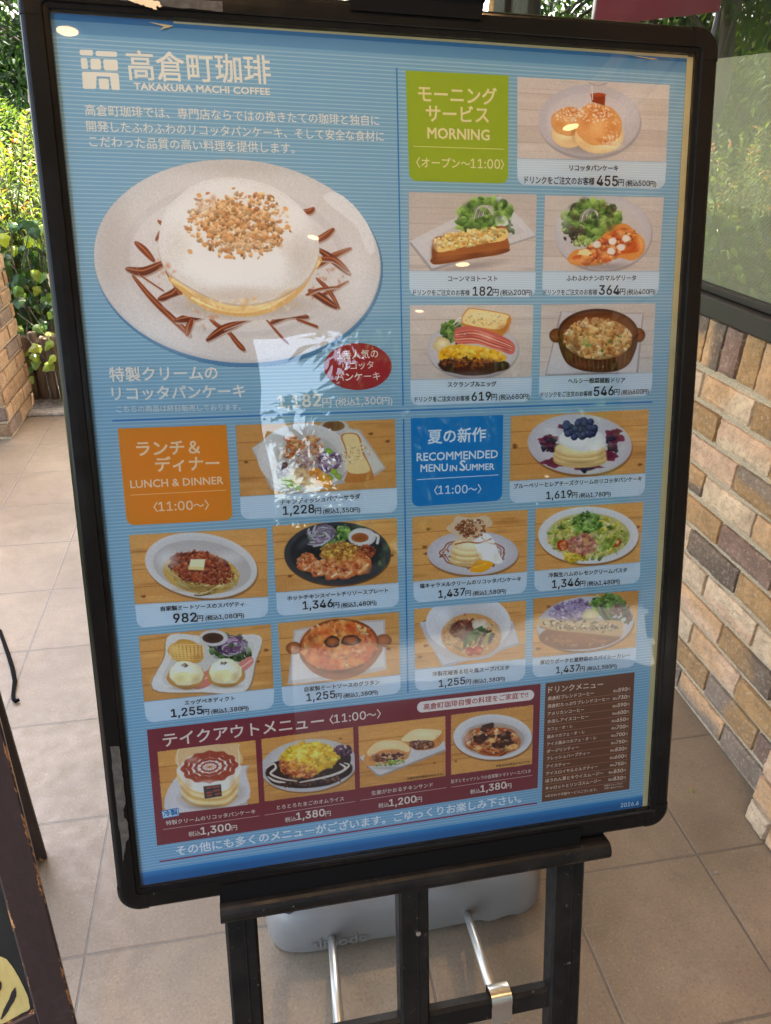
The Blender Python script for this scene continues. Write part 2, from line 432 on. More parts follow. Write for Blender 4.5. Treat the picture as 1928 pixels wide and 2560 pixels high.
def courses(mb, Mx, ua, ub, ztop, nrows, j0, fixed, seed, pal=None, depth=0.010, pitch=0.0738, bh=0.0590, length=0.1945, zmin=0.004, gap=0.0095):
    """running bond; u grows along the wall, joints at j0 on even rows and half a brick off on odd rows"""
    r = random.Random(seed)
    for row in range(nrows):
        z1 = ztop - row * pitch; z0 = max(z1 - bh, zmin)
        if z1 - z0 < 0.012: continue
        off = j0 if row % 2 == 0 else j0 + length / 2
        k = math.floor((ua - off) / length)
        while off + k * length < ub:
            a = max(off + k * length + gap / 2, ua); c2 = min(off + (k + 1) * length - gap / 2, ub)
            colr = fixed.get((row, k)) or r.choice(pal or PAL)
            if c2 - a > 0.02:
                one_brick(mb, Mx, a, c2, z0 + r.uniform(-0.0015, 0.0015), z1 + r.uniform(-0.0015, 0.0015), depth + r.uniform(-0.0015, 0.0025), colr, r)
            k += 1

# right-hand wall under the window: u runs towards the camera (u = -y)
wall = MB(); mort = MB()
XW = 1.42
Mw = frameM((XW, 0, 0), (0, -1, 0), (0, 0, 1), (-1, 0, 0))
# row, index : colour.  even rows start at y = .651 for index 0, odd rows at y = .554
F = {(0, 0): (ORANGE, CREAM), (0, 1): (BROWN, GREY), (1, -1): BROWN, (1, 0): (CREAM, PINK), (1, 1): TAN, (2, 0): PINK, (2, 1): (BROWN, SLATE),
     (3, -1): (GREY, TAN), (3, 0): CREAM, (3, 1): ORANGE, (4, 0): TAN, (4, 1): MAUVE, (4, 2): BROWN, (5, -1): CREAM, (5, 0): GREY, (5, 1): TAN, (6, 0): CREAM,
     (6, 1): (PINK, CREAM), (6, 2): CREAM, (7, -1): CREAM, (7, 0): (PINK, ORANGE), (7, 1): (BROWN, GREY), (7, 2): CREAM, (8, 0): CREAM, (8, 1): (ORANGE, PINK), (8, 2): TAN,
     (9, 0): BROWN, (9, 1): (SLATE, BROWN), (9, 2): MAUVE, (10, 0): SLATE, (10, 1): (SLATE, ORANGE), (10, 2): SLATE, (10, 3): GREY}
courses(wall, Mw, -2.60, -0.078, 0.809, 11, -0.651, F, 3)
PIER = [(0.34, 0.20, 0.10), (0.40, 0.25, 0.13), (0.28, 0.17, 0.09), (0.44, 0.28, 0.16), (0.20, 0.14, 0.11), (0.36, 0.23, 0.13)]
SOL = [(TAN, GREY), (ORANGE, GREY), MAUVE, TAN, ORANGE, BROWN, TAN, (TAN, GREY), ORANGE]
r = random.Random(5)
for k in range(-27, 9):
    y1 = 0.735 - 0.0665 * k
    one_brick(wall, Mw, -y1, -y1 + 0.0575, 0.829 + r.uniform(-.002, .002), 0.932, 0.011 + r.uniform(-.002, .003), SOL[k] if 0 <= k < 9 else r.choice(PAL), r)
mort.box((XW, 0.061, 0.0), (1.62, 2.60, 0.938))
mort.box((XW, 2.505, 0.938), (1.62, 2.60, 2.5)); mort.box((XW, 0.061, 2.14), (1.62, 2.505, 2.5))
r = random.Random(9)
for k in range(20):
    one_brick(wall, Mw, -2.585, -2.515, 0.955 + k * 0.0738, 1.011 + k * 0.0738, 0.009, r.choice(PAL), r)
mo = thing('brick_wall', (1.52, 1.3, 0), 'long brick wall in cream, tan and charcoal bricks under the mesh-screened window', 'wall')
mort.build('mortar', M['mortar'], mo); wall.build('bricks', M['brick'], mo)

# pilaster at the near end of that wall
pil = MB(); mort = MB()
mort.box((1.362, -1.15, 0.0), (1.62, 0.060, 2.5))
Mp = frameM((1.362, 0, 0), (0, -1, 0), (0, 0, 1), (-1, 0, 0))
FP = {(11, 0): (PINK, ORANGE), (10, 0): (ORANGE, PINK), (9, 0): (SLATE, ORANGE), (8, 0): CREAM}
courses(pil, Mp, -0.066, 1.15, 0.865, 12, -0.100, FP, 21, None, 0.012)
courses(pil, Mp, -0.066, 1.15, 2.43, 21, -0.100, {}, 22, None, 0.012, zmin=0.9)
Mp2 = frameM((0, 0.060, 0), (1, 0, 0), (0, 0, 1), (0, 1, 0))
courses(pil, Mp2, 1.356, 1.418, 0.865, 12, 1.25, {}, 23, None, 0.010, gap=0.0, length=0.4)
po = thing('brick_pilaster', (1.48, -0.5, 0), 'brick pilaster stepping forward from the wall at the lower right edge of the picture', 'pillar')
mort.build('mortar', M['mortar'], po); pil.build('bricks', M['brick'], po)

# low brick pier on the left
pier = MB(); mort = MB()
mort.box((-1.12, 2.49, 0.0), (-0.735, 2.915, 1.05))
Ml = frameM((-0.735, 0, 0), (0, 1, 0), (0, 0, 1), (1, 0, 0))
courses(pier, Ml, 2.485, 2.92, 1.035, 15, 2.57, {}, 31, PIER, 0.012)
Ml2 = frameM((0, 2.49, 0), (1, 0, 0), (0, 0, 1), (0, -1, 0))
courses(pier, Ml2, -1.12, -0.73, 1.035, 15, -1.0, {}, 32, PIER, 0.012)
Ml3 = frameM((0, 2.915, 0), (-1, 0, 0), (0, 0, 1), (0, 1, 0))
courses(pier, Ml3, 0.735, 1.12, 1.035, 15, 0.8, {}, 33, PIER, 0.012)
lo = thing('brick_pier', (-0.93, 2.7, 0), 'low tan brick pier at the left edge, standing before the ivy', 'pillar')
mort.build('mortar', M['mortar'], lo); pier.build('bricks', M['brick'], lo)

# ------------------------------------------------------------------ window
wo = thing('shop_window', (1.45, 1.1, 0.94), 'large dark framed window with a perforated screen, reflecting garden trees', 'window')
b = MB()
b.bbox((1.395, 0.112, 0.940), (1.50, 2.47, 0.982), 0.003)
b.bbox((1.418, 0.112, 0.984), (1.50, 2.47, 1.000), 0.002)
b.build('sill', M['wframe'], wo)
b = MB()
b.bbox((1.405, 2.10, 1.002), (1.50, 2.26, 2.13), 0.004); b.bbox((1.425, 2.262, 1.002), (1.50, 2.34, 2.13), 0.004); b.bbox((1.40, 2.342, 1.002), (1.50, 2.47, 2.13), 0.004)
b.bbox((1.41, 0.112, 1.002), (1.50, 0.17, 2.13), 0.004); b.bbox((1.41, 0.172, 2.09), (1.50, 2.098, 2.13), 0.004)
b.build('window_frame', M['wframe'], wo)
b = MB(); b.add([(1.432, 0.17, 1.0), (1.432, 2.10, 1.0), (1.432, 2.10, 2.10), (1.432, 0.17, 2.10)], [(0, 3, 2, 1)])
pane = b.build('window_pane', M['glass'], wo)
b = MB()
for z0, z1, c in ((1.0, 1.168, (0.43, 0.385, 0.26)), (1.168, 1.455, (0.50, 0.455, 0.325))):  # upper band paler: lit room haze put into the screen colour
    b.add([(1.437, 0.17, z0), (1.437, 2.10, z0), (1.437, 2.10, z1), (1.437, 0.17, z1)], [(0, 3, 2, 1)], c)
b.build('perforated_screen', M['film'], pane)
b = MB(); b.box((1.56, 0.12, 0.0), (1.95, 2.45, 1.155))  # dark block added inside to darken the lower part of the pane
structure(b.build('added_dark_block', M['dark_block']))
b = MB()
for q in ((1.63, 2.61, 0.0, 3.2, 2.70, 2.5), (3.2, -4.0, 0.0, 3.3, 2.70, 2.5), (1.63, -1.25, 0, 3.2, -1.16, 2.5)):
    b.box(q[:3], q[3:])
structure(b.build('shop_interior_wall', M['room']))

# ------------------------------------------------------------------ canopy with its downlights and added lamps
co = thing('entrance_canopy', (0.6, 0.0, 2.5), 'flat canopy over the tiled entrance, seen only mirrored in the menu cover', 'canopy')
b = MB(); b.box((-0.38, -3.90, 2.50), (3.3, 4.0, 2.62)); b.build('ceiling_panel', M['ceiling'], co)
b = MB(); b.box((-0.46, -3.98, 2.44), (3.3, -3.902, 2.72)); b.box((-0.46, 4.002, 2.44), (3.3, 4.08, 2.72)); b.box((-0.46, -3.9, 2.44), (-0.382, 4.0, 2.72)); b.build('fascia', M['fascia'], co)
def downlight(loc, label, glow='glow'):
    o = thing('ceiling_light', loc, label, 'lamp', 'downlights in the entrance ceiling')
    def ring(mb, r0, r1, z0, z1, n=28):
        vs = [(loc[0] + q * math.cos(a), loc[1] + q * math.sin(a), loc[2] + z) for q, z in ((r0, z0), (r1, z1)) for a in [2 * math.pi * i / n for i in range(n)]]
        mb.add(vs, [(i, n + i, n + (i + 1) % n, (i + 1) % n) for i in range(n)])
    b = MB(); ring(b, 0.042, 0.055, -0.004, -0.004); ring(b, 0.055, 0.057, -0.004, 0.0); ring(b, 0.027, 0.042, 0.0, -0.004); b.build('trim_ring', M['trim'], o)
    b = MB(); vs = [(loc[0] + 0.027 * math.cos(2 * math.pi * i / 28), loc[1] + 0.027 * math.sin(2 * math.pi * i / 28), loc[2] - 0.001) for i in range(28)]
    b.add(vs, [tuple(range(28))[::-1]]); b.build('lamp_disc', M[glow], o)
    return o
for loc, lb in (((0.014, -1.494, 2.4985), 'warm downlight mirrored at the top left corner of the menu poster'),
                ((0.819, -2.734, 2.4985), 'warm downlight mirrored on the large pancake of the menu poster'),
                ((1.739, -1.903, 2.4985), 'warm downlight mirrored beside the syrup pancakes of the menu poster'),
                ((1.678, -2.974, 2.4985), 'warm downlight mirrored below the toast picture of the menu poster'),
                ((1.691, -3.780, 2.4985), 'faint downlight mirrored above the scrambled egg picture of the menu poster')):
    downlight(loc, lb, 'dim')
for loc, lb in (((0.95, -0.70, 2.4985), 'added warm downlight, out of view, over the tiles in front of the menu board, nearer the brick pilaster'), ((-0.15, -0.55, 2.4985), 'added warm downlight, out of view, over the tiles in front of the chalkboard'),
                ((0.75, 1.15, 2.4985), 'added warm downlight, out of view, above the back of the menu board'), ((0.48, -1.05, 2.4985), 'added warm downlight, out of view, over the viewer to light the menu board')):
    downlight(loc, lb)  # unseen lamps added to light the menu and the tiles
hb = thing('added_rear_hedge', (2.5, -9.6, -0.03), 'dense dark hedge added behind the viewer to darken the low reflection in the menu cover', 'hedge')  # hedge added out of view to keep the cover's low reflection dark

# dark block added behind the camera, standing in for the viewer's mirrored silhouette
b = MB(); b.bbox((-0.5, -3.75, 0.0), (0.60, -3.35, 2.435), 0.01)
tag(b.build('silhouette_block', M['fascia'], origin=(0.05, -3.55, 0)), 'dark block added behind the viewer, giving the dark silhouette mirrored in the menu cover', 'wall')

# ------------------------------------------------------------------ plants
def leaf(mb, p, d, up, ln, wd, col, fold=0.25, droop=0.0):
    d = d.normalized(); s = d.cross(up)
    if s.length < 1e-4: s = d.orthogonal()
    s.normalize(); n = s.cross(d)
    mid = p + d * ln * 0.45 + n * ln * 0.06
    tip = p + d * ln - n * ln * (0.05 + droop)
    a = mid + s * wd * 0.5 + n * wd * fold; c = mid - s * wd * 0.5 + n * wd * fold
    mb.add([p, a, tip, c, mid], [(0, 1, 4), (1, 2, 4), (2, 3, 4), (3, 0, 4)], col)

def rv(r, s=1.0):
    while True:
        v = Vector((r.uniform(-1, 1), r.uniform(-1, 1), r.uniform(-1, 1)))
        if 0.05 < v.length < 1: return v * s

def jit(c, r, a=0.25):
    k = 1 + r.uniform(-a, a)
    return (c[0] * k * (1 + r.uniform(-.1, .1)), c[1] * k, c[2] * k)

def tree(loc, h, crown_c, crown_r, n_cl, per, size, cols, label, seed, name='garden_tree', group='garden trees', flat=1.0, cat='tree'):
    r = random.Random(seed); loc = Vector(loc)
    o = thing(name, loc, label, cat, group)
    tr = MB(); cc = loc + Vector(crown_c)
    pts = [loc, loc + Vector((r.uniform(-.1, .1), r.uniform(-.1, .1), h * 0.4)), cc + Vector((0, 0, crown_r * 0.4))]
    tr.tube(pts, [0.045 * h * 0.55 + 0.03, 0.03 * h * 0.55 + 0.02, 0.02], 9)
    lf = MB()
    for k in range(n_cl):
        v = rv(r); v.z *= flat
        rr = crown_r * (0.45 + 0.6 * r.random())
        c = cc + v * rr * 1.15
        if k % 3 == 0:
            st = pts[1].lerp(pts[2], r.random()); tr.tube([st, st.lerp(c, 0.5) + rv(r, 0.12), c], [0.035, 0.022, 0.008], 5)
        col0 = r.choice(cols); cr = crown_r * r.uniform(0.16, 0.34)
        for q in range(per):
            w = rv(r); p = c + Vector((w.x, w.y, w.z * 0.6)) * cr
            d = (w + Vector((0, 0, -0.35)) + rv(r, 0.6))
            leaf(lf, p, d, Vector((r.uniform(-.5, .5), r.uniform(-.5, .5), 1)), size * r.uniform(0.7, 1.3), size * r.uniform(0.4, 0.6), jit(col0, r, 0.3))
    tr.build('trunk', M['trunk'], o, smooth=True); lf.build('crown', M['leaf'], o)
    return o

G1 = [(0.055, 0.10, 0.018), (0.075, 0.125, 0.022), (0.045, 0.085, 0.02)]
G2 = [(0.022, 0.050, 0.016), (0.032, 0.066, 0.02), (0.018, 0.040, 0.014)]
G3 = [(0.085, 0.13, 0.03), (0.11, 0.15, 0.035), (0.07, 0.11, 0.03)]
tree((-2.5, 7.2, -0.03), 4.5, (0.2, 0, 3.55), 1.9, 95, 60, 0.13, G1, 'bright green broadleaf tree whose low branches fill the top left corner', 41, flat=0.8)
tree((-3.4, 11.5, -0.03), 6.0, (0, 0, 2.9), 2.3, 120, 60, 0.15, G2, 'dark conifer standing behind the round hedge bush', 42, flat=1.3)
tree((-4.6, 8.6, -0.03), 5.0, (0, 0, 3.9), 2.2, 90, 60, 0.15, G3, 'pale green spreading tree mirrored in the window glass', 43, flat=0.7)
tree((-6.8, 10.6, -0.03), 6.0, (0, 0, 4.4), 2.5, 90, 60, 0.17, G1, 'tall mid green tree mirrored at the right edge of the window', 44)
tree((-1.0, 14.5, -0.03), 6.0, (0, 0, 3.6), 2.6, 110, 60, 0.18, G2, 'dark tree closing the garden behind the menu board', 45)
tree((-8.5, 15.5, -0.03), 6.0, (0, 0, 4.0), 3.0, 110, 60, 0.2, G3, 'far pale tree at the end of the lawn', 46)
tree((3.5, -8.7, -0.03), 4.6, (0, 0, 2.7), 1.95, 190, 100, 0.22, G1+G2, 'green tree behind the viewer, mirrored over the round red badge', 47)
tree((7.0, -9.2, -0.03), 5.0, (0, 0, 3.0), 2.3, 190, 100, 0.24, G1+G2, 'green tree behind the viewer, mirrored over the blue summer panel', 48)

r = random.Random(49); lf = MB()
for k in range(9000):
    p = Vector((r.uniform(-6, 9), -9.6 + r.uniform(-.4, .4), r.uniform(0, 1) ** 0.7 * (1.85 + 0.15 * math.sin(k))))
    leaf(lf, p, rv(r), Vector((0, 0, 1)), 0.22, 0.12, jit((0.010, 0.018, 0.007), r, 0.3))
lf.build('foliage', M['leaf'], hb)
b = MB(); b.box((-6, -9.8, -0.03), (9, -9.4, 1.6)); b.build('inner_twigs', M['trunk'], hb)

r = random.Random(50); lf = MB()
th = thing('tall_hedge', (-6, 18, -0.03), 'tall dark hedge closing the far side of the garden', 'hedge')
for k in range(16000):
    p = Vector((r.uniform(-17, 4), 18 + r.uniform(-.9, .6), r.uniform(0, 1) * (3.3 + 0.5 * math.sin(k * 0.37))))
    leaf(lf, p, rv(r), Vector((0, 0, 1)), 0.30, 0.17, jit(r.choice([(0.020, 0.045, 0.014), (0.035, 0.070, 0.02), (0.055, 0.10, 0.025)]), r, 0.3))
lf.build('foliage', M['leaf'], th)
b = MB(); b.box((-17, 17.7, -0.03), (4, 18.3, 2.9)); b.build('inner_twigs', M['trunk'], th)

# clipped round bush
r = random.Random(51); bc = Vector((-3.05, 9.2, 0.45)); lf = MB()
ho = thing('round_bush', (bc.x, bc.y, -0.03), 'clipped rounded bush between the dark conifer and the yellow shrub', 'bush')
for k in range(9000):
    v = rv(r).normalized()
    if v.z < -0.25: continue
    p = bc + Vector((v.x * 1.35, v.y * 1.35, v.z * 1.22)) * r.uniform(0.93, 1.02)
    leaf(lf, p, v + rv(r, 0.9), Vector((0, 0, 1)), 0.06, 0.035, jit((0.075, 0.12, 0.03), r, 0.3))
lf.build('foliage', M['leaf'], ho)
tr = MB(); tr.tube([(bc.x, bc.y, -0.03), (bc.x, bc.y, 0.5)], 0.06, 8); tr.build('stem', M['trunk'], ho)

# yellow-green shrub with paired narrow leaves
r = random.Random(61); so = thing('yellow_green_shrub', (-0.86, 3.72, 0.0), 'sunlit yellow-green shrub with fine paired leaves above the ivy', 'shrub')
lf = MB(); st = MB()
for k in range(170):
    base = Vector((-0.86 + r.uniform(-.28, .28), 3.72 + r.uniform(-.22, .22), 0.0))
    tip = Vector((-0.86 + r.uniform(-.62, .55), 3.70 + r.uniform(-.45, .45), r.uniform(0.75, 1.34)))
    mid = base.lerp(tip, 0.5) + rv(r, 0.08)
    pts = [base, base.lerp(mid, 0.6), mid, mid.lerp(tip, 0.5) + rv(r, 0.03), tip]
    st.tube(pts, [0.009, 0.007, 0.006, 0.004, 0.002], 5)
    for q in range(24):
        f = 0.45 + 0.55 * q / 23; i = min(3, int(f * 4)); p = pts[i].lerp(pts[i + 1], f * 4 - i)
        ax = (pts[i + 1] - pts[i]).normalized(); sd = rv(r).cross(ax).normalized()
        for s in (1, -1):
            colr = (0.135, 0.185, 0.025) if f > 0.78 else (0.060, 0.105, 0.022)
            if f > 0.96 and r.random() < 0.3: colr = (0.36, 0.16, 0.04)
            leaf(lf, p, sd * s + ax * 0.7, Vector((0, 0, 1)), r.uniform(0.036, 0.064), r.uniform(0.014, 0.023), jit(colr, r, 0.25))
st.build('stems', M['trunk'], so, smooth=True); lf.build('foliage', M['leaf'], so)

# ivy
def ivy_leaf(mb, p, n, up, s, col):
    n = n.normalized(); a = up - n * up.dot(n)
    if a.length < 1e-3: a = n.orthogonal()
    a.normalize(); c = n.cross(a)
    out = [(0, -0.5), (0.30, -0.42), (0.52, -0.12), (0.34, 0.10), (0.26, 0.34), (0, 0.62), (-0.26, 0.34), (-0.34, 0.10), (-0.52, -0.12), (-0.30, -0.42)]
    vs = [p + n * s * 0.10] + [p + (c * x + a * y) * s + n * s * (-0.10 * abs(x) - 0.10 * max(0, y)) for x, y in out]
    mb.add(vs, [(0, 1 + i, 1 + (i + 1) % 10) for i in range(10)], col)
r = random.Random(71); io = thing('ivy_mass', (-0.68, 3.35, 0.0), 'mass of dark glossy ivy leaves spilling over the log edging', 'ivy')
lf = MB(); st = MB()
for k in range(620):
    x = r.uniform(-1.15, -0.15); y = 3.18 + r.uniform(-0.10, 0.42) ; z = r.uniform(0.30, 0.86) - (y - 3.2) * 0.1
    n = Vector((r.uniform(-.6, .6), -1 + r.uniform(-.3, .5), r.uniform(0.1, 1.1)))
    colr = (0.030, 0.072, 0.020) if r.random() < 0.72 else ((0.11, 0.20, 0.03) if r.random() < 0.6 else (0.23, 0.30, 0.03))
    ivy_leaf(lf, Vector((x, y, z)), n, Vector((r.uniform(-.7, .7), -0.4, -1)), r.uniform(0.045, 0.078), jit(colr, r, 0.25))
for k in range(34):
    x = r.uniform(-0.95, -0.25); p0 = Vector((x, 3.12, r.uniform(0.32, 0.5)))
    p1 = p0 + Vector((r.uniform(-.05, .18), -r.uniform(0.04, 0.12), -r.uniform(0.05, 0.2))); p2 = p1 + Vector((r.uniform(-.02, .12), -r.uniform(0.0, 0.08), -r.uniform(0.05, 0.14)))
    p2.z = max(p2.z, 0.03); st.tube([p0, p1, p2], [0.003, 0.0024, 0.0016], 5)
    for q in (0.35, 0.7, 1.0):
        p = (p0.lerp(p1, q * 2) if q < 0.5 else p1.lerp(p2, q * 2 - 1))
        ivy_leaf(lf, p + Vector((0, -0.015, 0.01)), Vector((r.uniform(-.5, .5), -0.7, r.uniform(0.4, 1))), Vector((r.uniform(-1, 1), -.3, -.6)), r.uniform(0.038, 0.066), jit(r.choice([(0.20, 0.29, 0.03), (0.10, 0.19, 0.035), (0.26, 0.32, 0.04)]), r, 0.2))
for k in range(40):
    x = r.uniform(-1.0, -0.2); st.tube([(x, 3.3, 0.02), (x + r.uniform(-.1, .1), 3.26, 0.4), (x + r.uniform(-.2, .2), 3.22, 0.8)], [0.006, 0.004, 0.002], 5)
st.build('stems', M['trunk'], io, smooth=True); lf.build('foliage', M['ivy'], io)

# half-log edging
eo = thing('log_edging', (-0.6, 3.12, 0.0), 'upright weathered log edging that holds the ivy bed', 'edging')
b = MB(); r = random.Random(81)
for k in range(17):
    t_ = k / 16.0; x = -0.86 + 0.05 * k + 0.004; y = 3.02 + 0.10 * t_ + 0.05 * math.sin(k * 0.7) * 0.3
    hh = 0.33 + r.uniform(-.025, .02); rad = 0.024 + r.uniform(-.002, .003)
    b.tube([(x, y, -0.03), (x + r.uniform(-.004, .004), y, hh - 0.008), (x, y, hh)], [rad, rad, rad * 0.7], 10)
b.build('logs', M['bark'], eo, smooth=True)

# plant whose yellow tips show above the board, against the window
r = random.Random(91); qo = thing('low_bright_shrub', (-0.3, 7.6, -0.03), 'low bright yellow-green shrub on the lawn, mirrored at the top of the window', 'shrub')
lf = MB(); st = MB()
for k in range(70):
    base = Vector((-0.3 + r.uniform(-.2, .2), 7.6 + r.uniform(-.2, .2), -0.03)); tip = Vector((-0.3 + r.uniform(-.8, .8), 7.6 + r.uniform(-.6, .6), r.uniform(1.0, 2.0)))
    st.tube([base, base.lerp(tip, .5) + rv(r, .1), tip], [0.012, 0.008, 0.003], 5)
    for q in range(40):
        p = base.lerp(tip, 0.35 + 0.65 * q / 39) + rv(r, 0.05)
        leaf(lf, p, rv(r) + Vector((0, 0, 0.5)), Vector((0, 0, 1)), r.uniform(0.07, 0.12), 0.03, jit((0.20, 0.26, 0.03), r, 0.25))
st.build('stems', M['trunk'], qo, smooth=True); lf.build('foliage', M['leaf'], qo)

# red banner over the lawn (mirrored in the window) and a utility pole
ro = thing('red_banner', (-0.75, 5.6, 0), 'red canvas banner on two posts, mirrored at the top of the window', 'banner')
b = MB(); N = 14
vs = [(-1.40 + 1.05 * i / N, 5.6 + 0.03 * math.sin(i * 0.9), z - 0.14 * i / N) for z in (2.13, 2.62) for i in range(N + 1)]
vs += [(x, y + 0.006, z) for x, y, z in vs]; n1 = N + 1
b.add(vs, [(i, i + 1, n1 + i + 1, n1 + i) for i in range(N)] + [(2 * n1 + i, 3 * n1 + i, 3 * n1 + i + 1, 2 * n1 + i + 1) for i in range(N)]); b.build('canvas', M['red'], ro, smooth=True)
for x in (-1.40, -0.35):
    b = MB(); b.tube([(x, 5.62, -0.03), (x, 5.62, 2.48)], 0.018, 10); b.build('post', M['fascia'], ro, smooth=True)
uo = thing('utility_pole', (-5.05, 21.0, -0.03), 'thin pale utility pole with a crossarm among the far trees', 'pole')
b = MB(); b.tube([(-5.05, 21, -0.03), (-5.05, 21, 6.0)], [0.11, 0.08], 10); b.build('pole_shaft', M['pole'], uo, smooth=True)
b = MB(); b.box((-5.6, 20.95, 1.72), (-4.5, 21.05, 1.80)); b.build('crossarm', M['pole'], uo)

# ------------------------------------------------------------------ chalkboard A-frame at the lower left
Fp = Vector((0.0411, -0.2006, 0)); Bp = Vector((-0.116, 0.235, 0)); Tp = Vector((-0.030, 0.069, 0.96))
e1 = Vector((-(Fp - Bp).y, (Fp - Bp).x, 0)).normalized()
if e1.x > 0: e1 = -e1
ao = thing('chalkboard_sign', ((Fp + Bp) / 2), 'dark brown wooden A-frame chalkboard with yellow brush painting at the lower left', 'signboard')
def legframe(A, thick, wd, nm, side):
    """frame stiles along A->T with local axes: x to the left, y outward, z up the leg"""
    z = (Tp - A).normalized(); x = e1; y = z.cross(x).normalized()
    if y.dot(side) < 0: y = -y
    L = (Tp - A).length
    q = Matrix.Identity(4)
    for i in range(3): q[i][0] = x[i]; q[i][1] = y[i]; q[i][2] = z[i]; q[i][3] = A[i]
    return q, L
def stile(mb, q, x0, x1, y0, y1, z0, z1):
    """timber whose vertex colour marks its long edges, where the paint has worn"""
    nx, nz = 6, 12
    e = 0.0025
    prof = [(x0 + e, y1), (x0 + 0.006, y1), ((x0 + x1) / 2, y1), (x1 - 0.006, y1), (x1 - e, y1), (x1, y1 - e), (x1, y0 + e), (x1 - e, y0), ((x0 + x1) / 2, y0), (x0 + e, y0), (x0, y0 + e), (x0, y1 - e)]
    wear = [1, 0.45, 0, 0.45, 1, 1, 0.7, 0.6, 0, 0.6, 0.7, 1]; n = len(prof)
    vs = []; cs = []
    for k in range(nz + 1):
        z = z0 + (z1 - z0) * k / nz
        for (x, y), w in zip(prof, wear):
            vs.append(q @ Vector((x, y, z))); ww = max(w, 1.0 if k in (0, nz) else 0); cs.append((ww, ww, ww))
    fs = [(k * n + i, k * n + (i + 1) % n, (k + 1) * n + (i + 1) % n, (k + 1) * n + i) for k in range(nz) for i in range(n)]
    fs += [tuple(range(n))[::-1], tuple(nz * n + i for i in range(n))]
    mb.add(vs, fs, cs)
qf, Lf = legframe(Fp, 0, 0, 'front', Vector((0, -1, 0)))
for x0, x1 in ((0.0, 0.048), (0.44, 0.488)):
    b = MB(); stile(b, qf, x0, x1, -0.024, 0.0, 0.0, Lf); b.build('stile', M['wood'], ao)
for z0, z1 in ((0.118, 0.162), (Lf - 0.07, Lf - 0.02)):
    b = MB()
    q2 = qf @ Matrix.Translation((0.049, 0, z0)) @ Matrix.Rotation(R(90), 4, 'Y')   # rails lie across
    stile(b, qf @ Matrix(((0, 0, 1, 0.049), (0, 1, 0, 0), (1, 0, 0, z0), (0, 0, 0, 1))), 0.0, z1 - z0, -0.023, -0.002, 0.0, 0.390)
    b.build('rail', M['wood'], ao)
b = MB(); b.box((0.046, -0.016, 0.160), (0.442, -0.010, Lf - 0.068), M=qf); bd = b.build('board', M['board'], ao)
pb = MB(); r = random.Random(101)
def blob(pts, h):
    out = []
    n = len(pts)
    for i in range(n):
        p0, p1, p2, p3 = pts[i - 1], pts[i], pts[(i + 1) % n], pts[(i + 2) % n]
        for k in range(6):
            t_ = k / 6.0
            out.append(tuple(0.5 * (2 * p1[a] + (p2[a] - p0[a]) * t_ + (2 * p0[a] - 5 * p1[a] + 4 * p2[a] - p3[a]) * t_ * t_ + (3 * p1[a] - p0[a] - 3 * p2[a] + p3[a]) * t_ ** 3) + r.uniform(-.0007, .0007) for a in (0, 1)))
    tri = tessellate_polygon([[Vector((x, y, 0)) for x, y in out]])
    vs = [qf @ Vector((x, h, y)) for x, y in out]
    return vs, tri
for k, pts in enumerate(([(0.053, 0.170), (0.056, 0.215), (0.066, 0.262), (0.088, 0.285), (0.125, 0.292), (0.20, 0.285), (0.24, 0.22), (0.20, 0.165), (0.12, 0.163), (0.07, 0.164)],
                         [(0.078, 0.318), (0.092, 0.306), (0.120, 0.312), (0.128, 0.328), (0.106, 0.336), (0.084, 0.332)],
                         [(0.071, 0.336), (0.077, 0.334), (0.077, 0.342), (0.071, 0.342)], [(0.054, 0.412), (0.058, 0.411), (0.058, 0.416), (0.054, 0.416)])):
    pb = MB(); vs, tri = blob(pts, -0.0092 + 0.0002 * k); pb.add(vs, tri); pb.build('brush_mark', M['yellow'], bd)
for pts in ([(0.083, 0.236), (0.090, 0.222), (0.118, 0.186), (0.124, 0.168), (0.117, 0.170), (0.104, 0.192), (0.080, 0.222)],
            [(0.064, 0.210), (0.069, 0.208), (0.090, 0.176), (0.086, 0.174), (0.068, 0.194)],
            [(0.142, 0.262), (0.150, 0.262), (0.156, 0.20), (0.150, 0.19), (0.146, 0.22)]):
    pb = MB(); vs, tri = blob(pts, -0.0084); pb.add(vs, tri); pb.build('brush_stroke', M['board'], bd)
qb, Lb = legframe(Bp, 0, 0, 'back', Vector((0, 1, 0)))
for x0, x1 in ((0.0, 0.042), (0.446, 0.488)):
    b = MB(); stile(b, qb, x0, x1, -0.022, 0.0, 0.0, Lb); b.build('back_leg', M['wood'], ao)
b = MB(); stile(b, qb @ Matrix(((0, 0, 1, 0.043), (0, 1, 0, 0), (1, 0, 0, 0.2), (0, 0, 0, 1))), 0.0, 0.04, -0.020, -0.002, 0.0, 0.402); b.build('back_rail', M['wood'], ao)

# black rubber cord lying on the tiles
co_ = MB()
co_.tube([(-0.60, 1.12, 0.006), (-0.47, 1.08, 0.006), (-0.398, 0.997, 0.006), (-0.376, 0.948, 0.006), (-0.349, 0.887, 0.006), (-0.324, 0.828, 0.006), (-0.303, 0.769, 0.006), (-0.2955, 0.722, 0.006), (-0.290, 0.700, 0.006), (-0.281, 0.688, 0.007), (-0.274, 0.693, 0.008)],
        [0.005, 0.005, 0.005, 0.0052, 0.0055, 0.0058, 0.0056, 0.0046, 0.005, 0.0052, 0.0045], 10)
tag(co_.build('rubber_cord', M['rubber'], smooth=True, origin=(-0.4, 0.85, 0)), 'thin black cord with a hooked end, lying on the tiles behind the chalkboard', 'cord')

